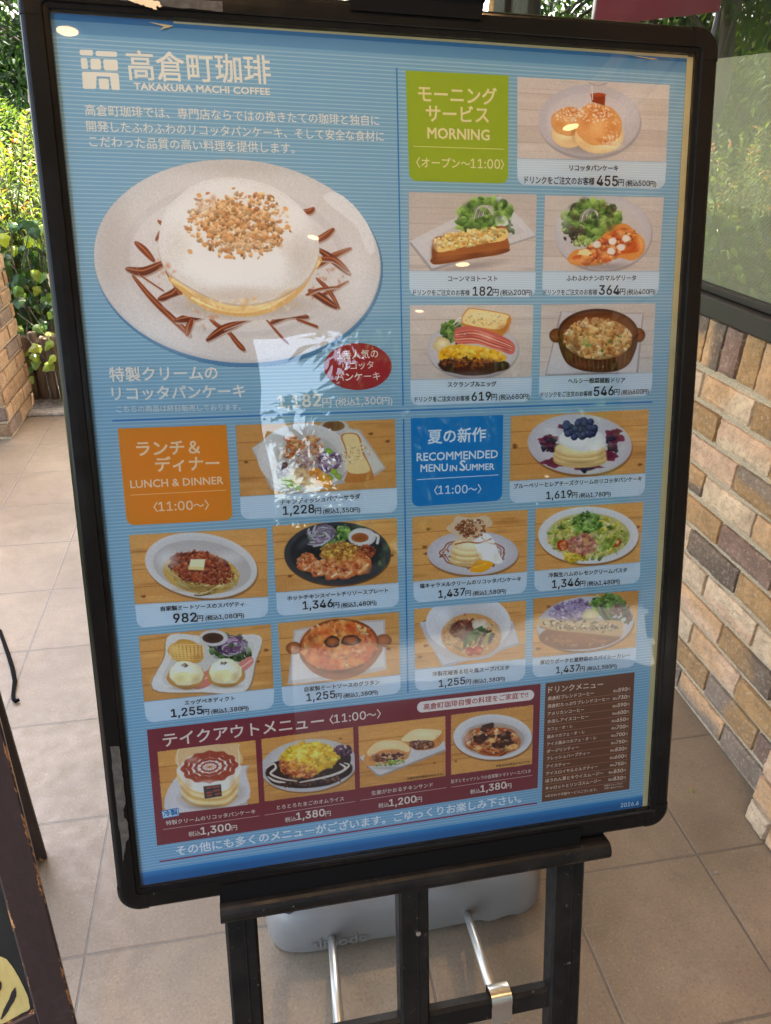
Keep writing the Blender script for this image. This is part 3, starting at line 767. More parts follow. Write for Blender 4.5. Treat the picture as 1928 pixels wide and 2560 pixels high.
# small things dropped on the tiles
lf = MB(); leaf(lf, Vector((1.27, 0.150, 0.004)), Vector((0.9, -0.5, 0)), Vector((0, 0, 1)), 0.014, 0.007, (0.20, 0.24, 0.04)); tag(lf.build('fallen_leaf', M['leaf'], origin=(1.27, 0.15, 0)), 'tiny fallen green leaf on the tiles beside the brick wall', 'leaf')
for (x, y, q, lb) in ((1.145, 0.150, 0.0042, 'small dark pebble on the tiles left of the fallen leaf'), (1.215, -0.045, 0.0034, 'small pale pebble on the tiles near the brick pilaster')):
    b = MB(); r = random.Random(int(x * 1000)); vs = []; fs = []
    for j in range(5):
        for i in range(8):
            a = math.pi * 2 * i / 8; e = -math.pi / 2 + math.pi * j / 4; k = q * r.uniform(.8, 1.15); vs.append((x + k * 1.4 * math.cos(a) * math.cos(e), y + k * math.sin(a) * math.cos(e), q * 0.8 + k * 0.8 * math.sin(e)))
    for j in range(4):
        for i in range(8): fs.append((j * 8 + i, j * 8 + (i + 1) % 8, (j + 1) * 8 + (i + 1) % 8, (j + 1) * 8 + i))
    b.add(vs, fs); tag(b.build('pebble', M['post' if 'dark' in lb else 'kerb'], origin=(x, y, 0)), lb, 'pebble', 'pebbles on the tiles')

# ------------------------------------------------------------------ menu stand
O3 = Vector((0.2224925, -0.0728791, 1.39271356))
NB = Vector((-0.02615689, 0.95761132, -0.28687344)).normalized()
UB = Vector((0.99957582, 0.02137844, -0.01977721)); UB = (UB - NB * UB.dot(NB)).normalized()
VB = NB.cross(UB)
def bp(u, v, h=0.0):
    """board millimetres (right, down) and height in metres above the paper"""
    return O3 + UB * (u * 0.001) + VB * (v * 0.001) - NB * h
HB = [None]
cx_, cy_, cz_ = Vector(CX), Vector(CY), Vector(CZ)
_k0 = (O3 - CPOS).dot(NB)
def uv(px, py):
    """where a point of the printed sheet lies, in board millimetres"""
    d = cx_ * ((px - 964.0) / FPX) + cy_ * ((py - 1280.0) / FPX) + cz_
    q = CPOS + d * (_k0 / d.dot(NB)) - O3
    return (q.dot(UB) * 1000, q.dot(VB) * 1000)

st = thing('menu_stand', (0.51, -0.36, 0.0), 'black framed standing menu board with a blue menu poster on easel posts', 'menu board')

# frame: a profile swept round the sheet, square inside and rounded outside
IN = (-2.5, -3.0, 594.0, 830.5)            # inner opening in mm
FW = 23.5
PROF = [(23.5, -0.020), (23.5, 0.0030), (23.0, 0.0052), (21.9, 0.0066), (20.2, 0.0076), (18.5, 0.0079), (12.0, 0.00775), (5.6, 0.0075), (5.0, 0.0072), (4.6, 0.0058), (3.4, 0.0056), (1.2, 0.0053), (0.0, 0.0048), (0.0, -0.0005)]
def sweep(mb, prof, seg):
    n = 0; rings = []
    K = 10
    for d, h in prof:
        ring = []
        for cxn, cyn, a0 in ((IN[0], IN[1], 180), (IN[2], IN[1], 270), (IN[2], IN[3], 0), (IN[0], IN[3], 90)):
            for k in range(K + 1):
                a = R(a0 + 90 * k / K); ring.append(bp(cxn + d * math.cos(a), cyn + d * math.sin(a), h))
        rings.append(ring)
    L = len(rings[0])
    if seg == 'bars':
        cols = [(q * (K + 1) + K, (q * (K + 1) + K + 1) % L) for q in range(4)]
    return rings, L, K
fr = MB(); rings, L, K = sweep(fr, PROF, 'all')
CB = 30.0   # length of the moulded corner pieces in mm
# straight bars
def bar(a, c, ax):
    vs = []; fs = []
    for d, h in PROF:
        if ax == 'T': vs += [bp(a, IN[1] - d, h), bp(c, IN[1] - d, h)]
        if ax == 'B': vs += [bp(c, IN[3] + d, h), bp(a, IN[3] + d, h)]
        if ax == 'L': vs += [bp(IN[0] - d, c, h), bp(IN[0] - d, a, h)]
        if ax == 'R': vs += [bp(IN[2] + d, a, h), bp(IN[2] + d, c, h)]
    for i in range(len(PROF) - 1): fs.append((2 * i, 2 * i + 1, 2 * i + 3, 2 * i + 2))
    fr.add(vs, fs)
bar(IN[0], IN[2], 'T'); bar(IN[0], IN[2], 'B'); bar(IN[1], IN[3], 'L'); bar(IN[1], IN[3], 'R')
fr.build('frame', M['black'], st, smooth=False)
for q, (cxn, cyn, a0) in enumerate(((IN[0], IN[1], 180), (IN[2], IN[1], 270), (IN[2], IN[3], 0), (IN[0], IN[3], 90))):
    cb = MB(); rs = []
    sx_ = 1 if q in (0, 3) else -1; sy_ = 1 if q in (0, 1) else -1
    for d, h in PROF:
        ring = []
        h2 = h + 0.0006; d2 = d + 0.5 if d > 20 else d
        e0 = bp(cxn + math.cos(R(a0)) * d2 + (0 if q in (0, 2) else sx_ * 6), cyn + math.sin(R(a0)) * d2 + (sy_ * 6 if q in (0, 2) else 0), h2)
        e1_ = bp(cxn + math.cos(R(a0 + 90)) * d2 + (sx_ * 6 if q in (0, 2) else 0), cyn + math.sin(R(a0 + 90)) * d2 + (0 if q in (0, 2) else sy_ * 6), h2)
        ring = [e0] + [bp(cxn + d2 * math.cos(R(a0 + 9 * k)), cyn + d2 * math.sin(R(a0 + 9 * k)), h2) for k in range(11)] + [e1_]
        rs.append(ring)
    n = 13; vs = [p for ring in rs for p in ring]
    cb.add(vs, [(i * n + k, (i + 1) * n + k, (i + 1) * n + k + 1, i * n + k + 1) for i in range(len(PROF) - 2) for k in range(n - 1)])
    cb.build('frame_corner', M['black'], st)
b = MB(); vs = [bp(IN[0] - 20, IN[1] - 20, -0.018), bp(IN[2] + 20, IN[1] - 20, -0.018), bp(IN[2] + 20, IN[3] + 20, -0.018), bp(IN[0] - 20, IN[3] + 20, -0.018)]
vs += [p - (-NB) * 0.002 for p in vs]
b.add(vs, [(0, 3, 2, 1), (4, 5, 6, 7), (0, 1, 5, 4), (1, 2, 6, 5), (2, 3, 7, 6), (3, 0, 4, 7)]); b.build('back_panel', M['fascia'], st)

def patch(pts, h, mat, name, parent, amp=0.8, seed=1, n=9):
    """a ragged flat patch stuck on the board; pts in board mm"""
    r = random.Random(seed); out = []
    for i in range(len(pts)):
        a, c = pts[i], pts[(i + 1) % len(pts)]
        for k in range(n):
            f = k / n; out.append((a[0] + (c[0] - a[0]) * f + r.uniform(-amp, amp), a[1] + (c[1] - a[1]) * f + r.uniform(-amp, amp)))
    b = MB(); b.add([bp(x, y, h) for x, y in out], tessellate_polygon([[Vector((x, y, 0)) for x, y in out]]))
    return b.build(name, mat, parent)
patch([(-17, 660), (-8.2, 661), (-8, 690), (-8, 724), (-11, 733), (-11, 740), (-8, 746), (-8.2, 766), (-12, 770), (-13, 778), (-15, 784), (-16.5, 792), (-17, 730)], 0.0085, M['residue'], 'tape_residue', st, 0.5, 3)
patch([(40, -20), (138, -16), (137.5, -8.5), (90, -9), (60, -11), (42, -14)], 0.00835, M['residue'], 'tape_residue', st, 0.6, 4)
patch([(55, -15.5), (72, -13.2), (86, -13.2), (88, -8.5), (83, -9), (84, -5.5), (76, -8.2), (62, -11.5)], 0.0087, M['torn'], 'torn_tape', st, 0.7, 5)
for (x, y, w, hh, sd) in ((-25.2, 58, 1.6, 16, 6), (-25.2, 104, 1.8, 14, 7), (-25.2, 205, 2.0, 15, 8), (-24.6, 20, 1.2, 8, 9)):
    patch([(x - w, y), (x + w, y + 1), (x + w * .6, y + hh * .6), (x + w * .3, y + hh), (x - w * .6, y + hh * .8)], 0.0035, M['torn'], 'torn_tape', st, 0.5, sd, 4)
patch([(322, 853), (334, 851), (333, 857), (327, 860)], 0.0088, M['torn'], 'paper_scrap', st, 0.6, 12, 4)
# paper edge showing at the right and along the top, and the curled scrap at the top left
b = MB(); b.add([bp(587.2, -1.5, 0.00012), bp(594.5, -1.5, 0.00012), bp(593.5, 829.5, 0.00012), bp(586.8, 829.5, 0.00012)], [(0, 3, 2, 1)])
b.add([bp(96, -0.2, 0.00016), bp(96, -1.6, 0.00016), bp(300, -2.4, 0.00016), bp(588, -2.6, 0.00016), bp(588, 0.0, 0.00016), bp(300, -0.3, 0.00016)], [(0, 1, 2, 5), (5, 2, 3, 4)])
b.add([bp(76, 0.5, 0.0012), bp(96, 2.6, 0.0022), bp(84, 6.5, 0.0022), bp(88, 3.6, 0.002)], [(0, 1, 3), (3, 1, 2)])
b.add([bp(520, 0.2, 0.001), bp(556, 2.8, 0.0012), bp(548, 3.4, 0.0012)], [(0, 1, 2)])
b.build('paper_edge', M['cream'], st)
# acrylic cover
b = MB(); NU, NV = 24, 32
vs = [bp(IN[0] + (IN[2] - IN[0]) * i / NU, IN[1] + (IN[3] - IN[1]) * j / NV, 0.0042 + 0.00035 * noise.noise((i * 0.25, j * 0.25, 3))) for j in range(NV + 1) for i in range(NU + 1)]
b.add(vs, [(j * (NU + 1) + i, (j + 1) * (NU + 1) + i, (j + 1) * (NU + 1) + i + 1, j * (NU + 1) + i + 1) for j in range(NV) for i in range(NU)])
b.build('acrylic_cover', M['acrylic'], st, smooth=True)

# local frame of the board for the posts and bars (x right, y down the slope, z out of the board), in metres
QB = Matrix.Identity(4)
for i in range(3): QB[i][0] = UB[i]; QB[i][1] = VB[i]; QB[i][2] = -NB[i]; QB[i][3] = O3[i]
for x0, x1 in ((0.0800, 0.1155), (0.2795, 0.3160), (0.4750, 0.5160)):
    b = MB(); b.bbox((x0, 0.872, -0.030), (x1, 1.4545, -0.004), 0.003, M=QB)
    b.bbox((x0 + (x1 - x0) * 0.58, 0.873, -0.0042), (x0 + (x1 - x0) * 0.63, 1.45, -0.0032), 0.0004, M=QB)
    b.bbox((x0 - 0.004, 1.440, -0.034), (x1 + 0.004, 1.4555, 0.0), 0.003, M=QB)
    b.build('post', M['post'], st)
def tray(v0, sgn, u0, u1, name):
    """holder rail: back web, recess and rounded front lip"""
    prof = [(-0.030, -0.012), (-0.012, -0.012), (-0.012, -0.001), (-0.0015, -0.001), (-0.0015, 0.012), (-0.0006, 0.0155), (0.002, 0.0182), (0.006, 0.0202), (0.010, 0.0208), (0.014, 0.0200), (0.018, 0.0175), (0.0205, 0.0140), (0.0215, 0.009), (0.0215, -0.012)]
    b = MB(); vs = []; n = len(prof)
    for u in (u0, u1):
        for y, z in prof: vs.append(QB @ Vector((u, v0 + sgn * y, z)))
    fs = [(i, i + 1, n + i + 1, n + i) if sgn > 0 else (i, n + i, n + i + 1, i + 1) for i in range(n - 1)]
    fs += [tuple(range(n)), tuple(n + i for i in range(n))[::-1]]
    b.add(vs, fs); return b.build(name, M['post'], st)
tray(0.8610, 1, 0.0775, 0.5365, 'holder_rail')
b = MB(); b.box((0.080, 0.838, 0.0089), (0.5005, 0.861, 0.0100), M=QB); b.build('recess_shade_plate', M['rubber'], st)  # flat black plate standing in for the shaded gap above the lip
tray(-0.0345, -1, 0.2500, 0.3745, 'top_holder')
b = MB(); b.box((0.2495, -0.0345, 0.0089), (0.3700, -0.0165, 0.0100), M=QB); b.build('recess_shade_plate', M['rubber'], st)  # same black plate for the shaded gap at the top holder
b = MB(); b.bbox((0.30, -0.30, -0.030), (0.33, 0.0, -0.022), 0.002, M=QB)
b = MB(); b.bbox((0.0820, 1.0790, -0.026), (0.5140, 1.1100, -0.008), 0.004, M=QB); b.build('crossbar', M['post'], st)
for x0 in (0.14, 0.43):
    b = MB(); p0 = QB @ Vector((x0 + 0.012, 0.86, -0.030)); b.tube([p0, (p0.x, p0.y + 0.30, 0.012)], 0.012, 10); b.build('back_leg', M['post'], st, smooth=True)
# steel clip over the crossbar, with a rolled top
b = MB(); prof = [(1.108, -0.0275), (1.074, -0.0275), (1.0715, -0.025), (1.0705, -0.016), (1.0715, -0.008), (1.0755, -0.0045), (1.083, -0.0035), (1.090, -0.0052), (1.096, -0.0046), (1.113, -0.0046)]
vs = []; n = len(prof)
for u in (0.3965, 0.4235):
    for y, z in prof: vs.append(QB @ Vector((u, y, z)))
b.add(vs, [(i, i + 1, n + i + 1, n + i) for i in range(n - 1)]); b.build('clip', M['steel'], st, smooth=True)

# ------------------------------------------------------------------ water weight behind the stand, with its two tubes
wo2 = thing('water_weight', (0.59, 0.08, 0), 'grey plastic water weight with embossed lettering, hooked to the stand by two tubes', 'weight')
b = MB(); rr = random.Random(3)
XC, YC, HX, HY = 0.5815, 0.106, 0.262, 0.176
layers = [(0.004, 0.004, 0), (0.022, 0.0, 0), (0.060, 0.0, 0), (0.085, 0.003, 0), (0.104, 0.012, 0), (0.118, 0.028, 0), (0.126, 0.050, 0), (0.130, 0.070, 0), (0.142, 0.082, 0), (0.150, 0.095, 0), (0.152, 0.120, 0)]
NS = 112; vs = []; fs = []
for z, ins, _ in layers:
    for k in range(NS):
        a = 2 * math.pi * k / NS; ca, sa = math.cos(a), math.sin(a); e = 0.25
        hx = HX - ins; hy = HY - ins
        x = XC + hx * math.copysign(abs(ca) ** e, ca); y = YC + hy * math.copysign(abs(sa) ** e, sa)
        zz = z
        if z < 0.01 and sa < 0:
            for gx, gw, gh in ((0.456, 0.030, 0.012), (0.700, 0.028, 0.014), (0.765, 0.024, 0.008), (0.600, 0.05, 0.005)):
                q = abs(x - gx) / gw
                if q < 1: zz += gh * (1 - q * q)
        if 0.03 < z < 0.11 and sa < -0.2: y -= 0.004 * math.sin((x - 0.3) * 9)
        vs.append((x, y, zz))
for i in range(len(layers) - 1):
    for k in range(NS): fs.append((i * NS + k, i * NS + (k + 1) % NS, (i + 1) * NS + (k + 1) % NS, (i + 1) * NS + k))
fs.append(tuple((len(layers) - 1) * NS + k for k in range(NS)))
b.add(vs, fs); tank = b.build('tank', M['plastic'], wo2, smooth=True)
b = MB(); b.tube([(0.70, 0.17, 0.150), (0.70, 0.17, 0.168)], 0.034, 20); b.build('cap', M['plastic'], wo2)
for a, c in (((0.436, -0.04, 0.016), QB @ Vector((0.205, 1.090, -0.017))), ((0.690, -0.04, 0.016), QB @ Vector((0.4045, 1.085, -0.017)))):
    a = Vector(a); d = (c - a); b = MB(); b.tube([a - d * 0.12, a, c], 0.0072, 16); b.build('tube', M['zinc'], wo2, smooth=True)

cu = bpy.data.curves.new('t', 'FONT'); cu.body = 'almode'; cu.size = 1.0; cu.extrude = 0.008; cu.resolution_u = 3
to = bpy.data.objects.new('t', cu); COL.objects.link(to); dg = bpy.context.evaluated_depsgraph_get(); dg.update()
me = bpy.data.meshes.new_from_object(to.evaluated_get(dg)); xs = [v.co.x for v in me.vertices]; k = 0.100 / (max(xs) - min(xs))
b = MB(); b.add([(0.396 + (v.co.x - min(xs)) * k, YC - HY - 0.0010 - v.co.z * k * 1.0 + 0.004 * -math.sin((0.396 + (v.co.x - min(xs)) * k - 0.3) * 9), 0.026 + v.co.y * k * 1.15) for v in me.vertices], [tuple(p.vertices) for p in me.polygons])
b.build('embossed_name', M['plastic'], tank)
bpy.data.meshes.remove(me); bpy.data.objects.remove(to); bpy.data.curves.remove(cu)
b = MB(); b.tube([QB @ Vector((0.302, 0.955, -0.004)), QB @ Vector((0.302, 0.955, -0.0015))], 0.0030, 12); b.build('bolt', M['steel'], st)

# ------------------------------------------------------------------ the printed poster
import numpy as np
WH = lin((214, 203, 192))
def ink(c):
    """the ink colour whose print reads as c on this white paper"""
    l = lin(c); return tuple(min(0.9, 0.80 * l[i] / WH[i]) for i in range(3))
def mixc(a, c, t_): return tuple(a[i] + (c[i] - a[i]) * t_ for i in range(3))

PAPER = MB(); PW, PH = 587.0, 829.5
def quad_uv(mb, pts, h, col):
    mb.add([bp(x, y, h) for x, y in pts], [tuple(range(len(pts)))[::-1]], col)
# background: blue with fine pale rules, a darker band along the top and foot
N = 60
for k in range(N):
    v0 = PH * k / N; v1 = PH * (k + 1) / N
    f = abs((k + 0.5) / N - 0.45) * 2
    a = ink(mixc((126, 156, 166), (116, 154, 172), f)); quad_uv(PAPER, [(-3, v0), (PW, v0), (PW, v1), (-3, v1)], 0, a)
k = 0; v = 16.0
while v < 813:
    quad_uv(PAPER, [(-3, v), (PW, v), (PW, v + 0.95), (-3, v + 0.95)], 0.00004, ink((154, 176, 182))); v += 3.38; k += 1
for k in range(10):
    q0 = 3.2 + (PW * 0 + 9.6) * k / 10; quad_uv(PAPER, [(-3, q0), (PW, q0), (PW, q0 + 0.97), (-3, q0 + 0.97)], 0.00005, ink(mixc((78, 122, 150), (92, 134, 160), k / 9)))
quad_uv(PAPER, [(-3, -2), (PW, -2), (PW, 3.2), (-3, 3.2)], 0.00005, ink((20, 88, 132)))
for k in range(8):
    q0 = 814.5 + k * 1.9; quad_uv(PAPER, [(-3, q0), (PW, q0), (PW, q0 + 1.91), (-3, q0 + 1.91)], 0.00005, ink(mixc((44, 122, 166), (8, 88, 134), min(1, k / 4))))

TEXTS = []
FONT_CACHE = {}

class Canvas:
    """the fine print of one picture: a grid of ink dots over a quad, painted shape by shape"""
    def __init__(s, quad, scale, pitch=1.25, seed=1):
        q = [np.array(p, float) for p in quad]; s.quad = q
        w = max(np.hypot(*(q[1] - q[0])), np.hypot(*(q[2] - q[3]))) * scale; h = max(np.hypot(*(q[3] - q[0])), np.hypot(*(q[2] - q[1]))) * scale
        s.W = int(w / pitch) + 1; s.H = int(h / pitch) + 1
        U_, V_ = np.meshgrid(np.linspace(0, 1, s.W), np.linspace(0, 1, s.H))
        P_ = [((1 - U_) * (1 - V_))[..., None] * q[0], (U_ * (1 - V_))[..., None] * q[1], (U_ * V_)[..., None] * q[2], ((1 - U_) * V_)[..., None] * q[3]]
        P_ = P_[0] + P_[1] + P_[2] + P_[3]; s.X = P_[..., 0]; s.Y = P_[..., 1]
        s.C = np.zeros((s.H, s.W, 3)); s.A = np.zeros((s.H, s.W)); s.cell = pitch / scale; s.rng = np.random.RandomState(seed)
    def sub(s, x0, y0, x1, y1):
        m_ = s.cell * 2; q = s.quad; e = q[1] - q[0]; f = q[3] - q[0]; det = e[0] * f[1] - e[1] * f[0]
        us, vs = [], []
        for x in (x0 - m_, x1 + m_):
            for y in (y0 - m_, y1 + m_):
                d0, d1 = x - q[0][0], y - q[0][1]; us.append((d0 * f[1] - d1 * f[0]) / det); vs.append((e[0] * d1 - e[1] * d0) / det)
        i0 = max(0, int((min(us) - .09) * s.W)); i1 = min(s.W, int((max(us) + .09) * s.W) + 2); j0 = max(0, int((min(vs) - .09) * s.H)); j1 = min(s.H, int((max(vs) + .09) * s.H) + 2)
        return (slice(j0, j1), slice(i0, i1)) if i1 > i0 and j1 > j0 else None
    def blend(s, k, al, col):
        a = al[..., None]; s.C[k] = s.C[k] * (1 - a) + np.asarray(col) * a; s.A[k] = np.maximum(s.A[k], al)
    def poly(s, pts, col, al=1.0):
        xs = [p[0] for p in pts]; ys = [p[1] for p in pts]; k = s.sub(min(xs), min(ys), max(xs), max(ys))
        if k is None: return
        X, Y = s.X[k], s.Y[k]; ins = np.zeros(X.shape, bool); n = len(pts); dist = np.full(X.shape, 1e9)
        for i in range(n):
            (ax, ay), (bx, by) = pts[i - 1], pts[i]
            c = ((ay > Y) != (by > Y)); den = by - ay if abs(by - ay) > 1e-9 else 1e-9
            ins ^= c & (X < (bx - ax) * (Y - ay) / den + ax)
            dx, dy = bx - ax, by - ay; l2 = dx * dx + dy * dy or 1e-9; t_ = np.clip(((X - ax) * dx + (Y - ay) * dy) / l2, 0, 1)
            dist = np.minimum(dist, (X - ax - t_ * dx) ** 2 + (Y - ay - t_ * dy) ** 2)
        d = np.sqrt(dist) * np.where(ins, 1, -1); s.blend(k, np.clip(d / (s.cell * 1.2) + .5, 0, 1) * al, col)
    def shape(s, cx, cy, rx, ry, rot, fn):
        r = max(rx, ry) * 1.35; k = s.sub(cx - r, cy - r, cx + r, cy + r)
        if k is None: return
        ca, sa = math.cos(R(rot)), math.sin(R(rot)); X, Y = s.X[k] - cx, s.Y[k] - cy
        x = (X * ca + Y * sa) / rx; y = (-X * sa + Y * ca) / ry; fn(k, x, y)
    def line(s, pts, ws, col):
        m_ = max(ws); xs = [p[0] for p in pts]; ys = [p[1] for p in pts]; k = s.sub(min(xs) - m_, min(ys) - m_, max(xs) + m_, max(ys) + m_)
        if k is None: return
        X, Y = s.X[k], s.Y[k]; best = np.full(X.shape, -1e9)
        for i in range(len(pts) - 1):
            (ax, ay), (bx, by) = pts[i], pts[i + 1]; dx, dy = bx - ax, by - ay; l2 = dx * dx + dy * dy or 1e-9; t_ = np.clip(((X - ax) * dx + (Y - ay) * dy) / l2, 0, 1)
            best = np.maximum(best, (ws[i] * (1 - t_) + ws[i + 1] * t_) / 2 - np.hypot(X - ax - t_ * dx, Y - ay - t_ * dy))
        s.blend(k, np.clip(best / (s.cell * 1.3) + .5, 0, 1), col)

class Ink:
    """draws printed shapes on the sheet in zoom coordinates: on a canvas of fine dots, or as flat layers of ink"""
    def __init__(s, mb, org, sc, h=0.0003):
        s.mb = mb; s.o = org; s.s = sc; s.h = h; s.clip = None; s.cv = None; s.r = random.Random(int(org[0] * 7 + org[1] * 13 + h * 1e6))
    def px(s, x, y): return uv(s.o[0] + x * s.s, s.o[1] + y * s.s)
    def step(s, d=7e-6): s.h += d
    @property
    def on(s): return s.cv is not None and s.clip is not None
    def put(s, pts, col, tri=False, d=7e-6):
        if s.on: s.cv.poly(pts, col); return
        s.step(d); v = [s.px(x, y) for x, y in pts]
        f = tessellate_polygon([[Vector((a, c, 0)) for a, c in v]]) if tri else [tuple(range(len(v)))]
        s.mb.add([bp(a, c, s.h) for a, c in v], f, ink(tuple(col)))
    def ell(s, cx, cy, rx, ry, c0, c1=None, rot=0, n=36, off=(0, 0), rough=0.0):
        """ellipse graded from the middle (c0) to the rim (c1)"""
        if not s.on:
            ca, sa = math.cos(R(rot)), math.sin(R(rot))
            s.put([(cx + rx * math.cos(t_) * ca - ry * math.sin(t_) * sa, cy + rx * math.cos(t_) * sa + ry * math.sin(t_) * ca) for t_ in [2 * math.pi * i / n for i in range(n)]], c0); return
        c1 = np.array(c1 or c0, float); c0 = np.array(c0, float); ph = [s.r.uniform(0, 6.28) for _ in range(4)]
        def fn(k, x, y):
            f = np.hypot(x, y)
            if rough:
                th_ = np.arctan2(y, x); f = f / (1 + rough * .5 * (np.sin(2 * th_ + ph[0]) * .5 + np.sin(3 * th_ + ph[1]) * .6 + np.sin(5 * th_ + ph[2]) * .5 + np.sin(9 * th_ + ph[3]) * .3))
            g = np.clip(np.hypot(x - off[0] / rx, y - off[1] / ry), 0, 1)[..., None]
            al = np.clip((1 - f) * min(rx, ry) / (s.cv.cell * 1.3) + .5, 0, 1)
            s.cv.blend(k, al, c0 * (1 - g * g) + c1 * g * g)
        s.cv.shape(cx, cy, rx, ry, rot, fn)
    def poly(s, pts, col, smooth=True):
        if smooth: pts = spline(pts)
        s.put(pts, col, True)
    def line(s, pts, w, col, taper=False, sm=True):
        if sm and len(pts) > 2: pts = spline(pts, False)
        n = len(pts); ws = [w * (1 if not taper else (0.35 + 0.65 * math.sin(math.pi * (i + 0.5) / n))) for i in range(n)]
        if s.on: s.cv.line(pts, ws, col); return
        L = []; Rr = []
        for i, (x, y) in enumerate(pts):
            a = pts[max(0, i - 1)]; c = pts[min(n - 1, i + 1)]; dx, dy = c[0] - a[0], c[1] - a[1]; l = math.hypot(dx, dy) or 1; ww = ws[i] / 2
            L.append((x - dy / l * ww, y + dx / l * ww)); Rr.append((x + dy / l * ww, y - dx / l * ww))
        s.step()
        s.mb.add([bp(*s.px(*p), s.h) for p in L + Rr], [(i, i + 1, n + i + 1, n + i) for i in range(n - 1)], ink(col))
    def soft(s, cx, cy, rx, ry, col, al=0.5, rot=0, n=0):
        s.cv.shape(cx, cy, rx, ry, rot, lambda k, x, y: s.cv.blend(k, al * np.clip(1 - x * x - y * y, 0, 1) ** 2, col))
    def softs(s, items, al=0.5):
        for it in items: s.soft(*it[:5], it[5] if len(it) > 5 else al, it[6] if len(it) > 6 else 0)
    def blotch(s, cx, cy, rx, ry, n, size, cols, al=0.55, rot=0):
        ca, sa = math.cos(R(rot)), math.sin(R(rot)); r = s.r
        for _ in range(n):
            t_ = r.random() * 6.283; q = math.sqrt(r.random()); x = rx * q * math.cos(t_); y = ry * q * math.sin(t_); z = size * r.uniform(.5, 1.4)
            s.soft(cx + x * ca - y * sa, cy + x * sa + y * ca, z, z * r.uniform(.4, .9), r.choice(cols), al, r.uniform(0, 180))
    def scat(s, cx, cy, rx, ry, n, size, cols, rot=0, asp=1.6, ang=None, edge=1.0):
        """many small morsels, each with a soft rim, a lit upper side and a shaded lower side"""
        ca, sa = math.cos(R(rot)), math.sin(R(rot)); r = s.r
        for _ in range(n):
            t_ = r.random() * 2 * math.pi; q = math.sqrt(r.random()) * edge
            x = rx * q * math.cos(t_); y = ry * q * math.sin(t_); X = cx + x * ca - y * sa; Y = cy + x * sa + y * ca
            a = r.uniform(0, 180) if ang is None else ang + r.uniform(-25, 25); z = size * r.uniform(0.55, 1.35)
            c = r.choice(cols); g = r.random()
            c = np.array(mixc(c, (255, 244, 226), r.uniform(0.03, 0.20)) if g > 0.72 else (mixc(c, tuple(w_ * 0.45 for w_ in c), r.uniform(0.1, 0.5)) if g < 0.34 else c), float)
            p1, p2 = r.uniform(0, 6.28), r.uniform(0, 6.28); sa2, ca2 = math.sin(R(a)), math.cos(R(a))
            def fn(k, x, y):
                th_ = np.arctan2(y, x); f = np.hypot(x, y) / (1 + .18 * np.sin(2 * th_ + p1) + .14 * np.sin(3 * th_ + p2))
                up = np.clip((x * sa2 + y * ca2 / asp) * .9, -1, 1)[..., None]
                col = np.where(up < 0, c + (np.array((255, 246, 230)) - c) * (-up) * .28, c * (1 - up * .38))
                s.cv.blend(k, np.clip((1.08 - f) / .30, 0, 1), col)
            s.cv.shape(X, Y, z, z / asp, a, fn)
    def strands(s, cx, cy, rx, ry, n, ln, w, cols, rot=0):
        r = s.r; ca, sa = math.cos(R(rot)), math.sin(R(rot))
        for _ in range(n):
            t_ = r.random() * 6.283; q = math.sqrt(r.random()) * .92; x = rx * q * math.cos(t_); y = ry * q * math.sin(t_)
            X = cx + x * ca - y * sa; Y = cy + x * sa + y * ca; a = t_ + math.pi / 2 + r.uniform(-.6, .6); bnd = r.uniform(.3, 1.2); pts = []
            for i in range(7):
                pts.append((X, Y)); X += ln / 6 * math.cos(a); Y += ln / 6 * math.sin(a) * 0.62; a += bnd / 3.5
            c = r.choice(cols); g = r.uniform(0.72, 1.06); c = tuple(min(255, q_ * g) for q_ in c)
            s.line([(x_, y_ + w * .35) for x_, y_ in pts], w * 1.1, tuple(q_ * .68 for q_ in c), sm=False); s.line(pts, w * .85, c, sm=False)
    def leafy(s, cx, cy, rx, ry, n, size, rot=0, dark=0.0):
        g = [(84, 118, 40), (112, 146, 54), (62, 94, 34), (150, 174, 84), (46, 68, 28)]
        if dark: g = [(40, 58, 26), (62, 86, 32), (30, 40, 24), (86, 108, 44)]
        s.ell(cx, cy, rx * .86, ry * .86, (48, 70, 28), rot=rot, rough=.35); s.scat(cx, cy, rx, ry, n, size, g, rot, 1.35); s.blotch(cx, cy, rx * .9, ry * .9, n // 4, size * 1.5, [(170, 194, 104), (30, 44, 20), (128, 158, 70)], .4)
    def text(s, body, x0, y0, x1, y1, col, bold=0.0, hs=1.0, target=None):
        TEXTS.append((s.mb, body, s.px(x0, y0), s.px(x1, y1), ink(col), bold, hs, max(s.h, 0.0009 if s.cv else 0) + 2e-5))

def spline(pts, closed=True, k=5):
    out = []; n = len(pts)
    rng = range(n) if closed else range(n - 1)
    for i in rng:
        if closed: p0, p1, p2, p3 = pts[i - 1], pts[i], pts[(i + 1) % n], pts[(i + 2) % n]
        else: p0, p1, p2, p3 = pts[max(0, i - 1)], pts[i], pts[i + 1], pts[min(n - 1, i + 2)]
        for j in range(k):
            t_ = j / k
            out.append(tuple(0.5 * (2 * p1[a] + (p2[a] - p0[a]) * t_ + (2 * p0[a] - 5 * p1[a] + 4 * p2[a] - p3[a]) * t_ * t_ + (3 * p1[a] - p0[a] - 3 * p2[a] + p3[a]) * t_ ** 3) for a in (0, 1)))
    if not closed: out.append(pts[-1])
    return out

def lerp2(a, c, f): return (a[0] + (c[0] - a[0]) * f, a[1] + (c[1] - a[1]) * f)
def bil(q, u_, v_): return lerp2(lerp2(q[0], q[1], u_), lerp2(q[3], q[2], u_), v_)

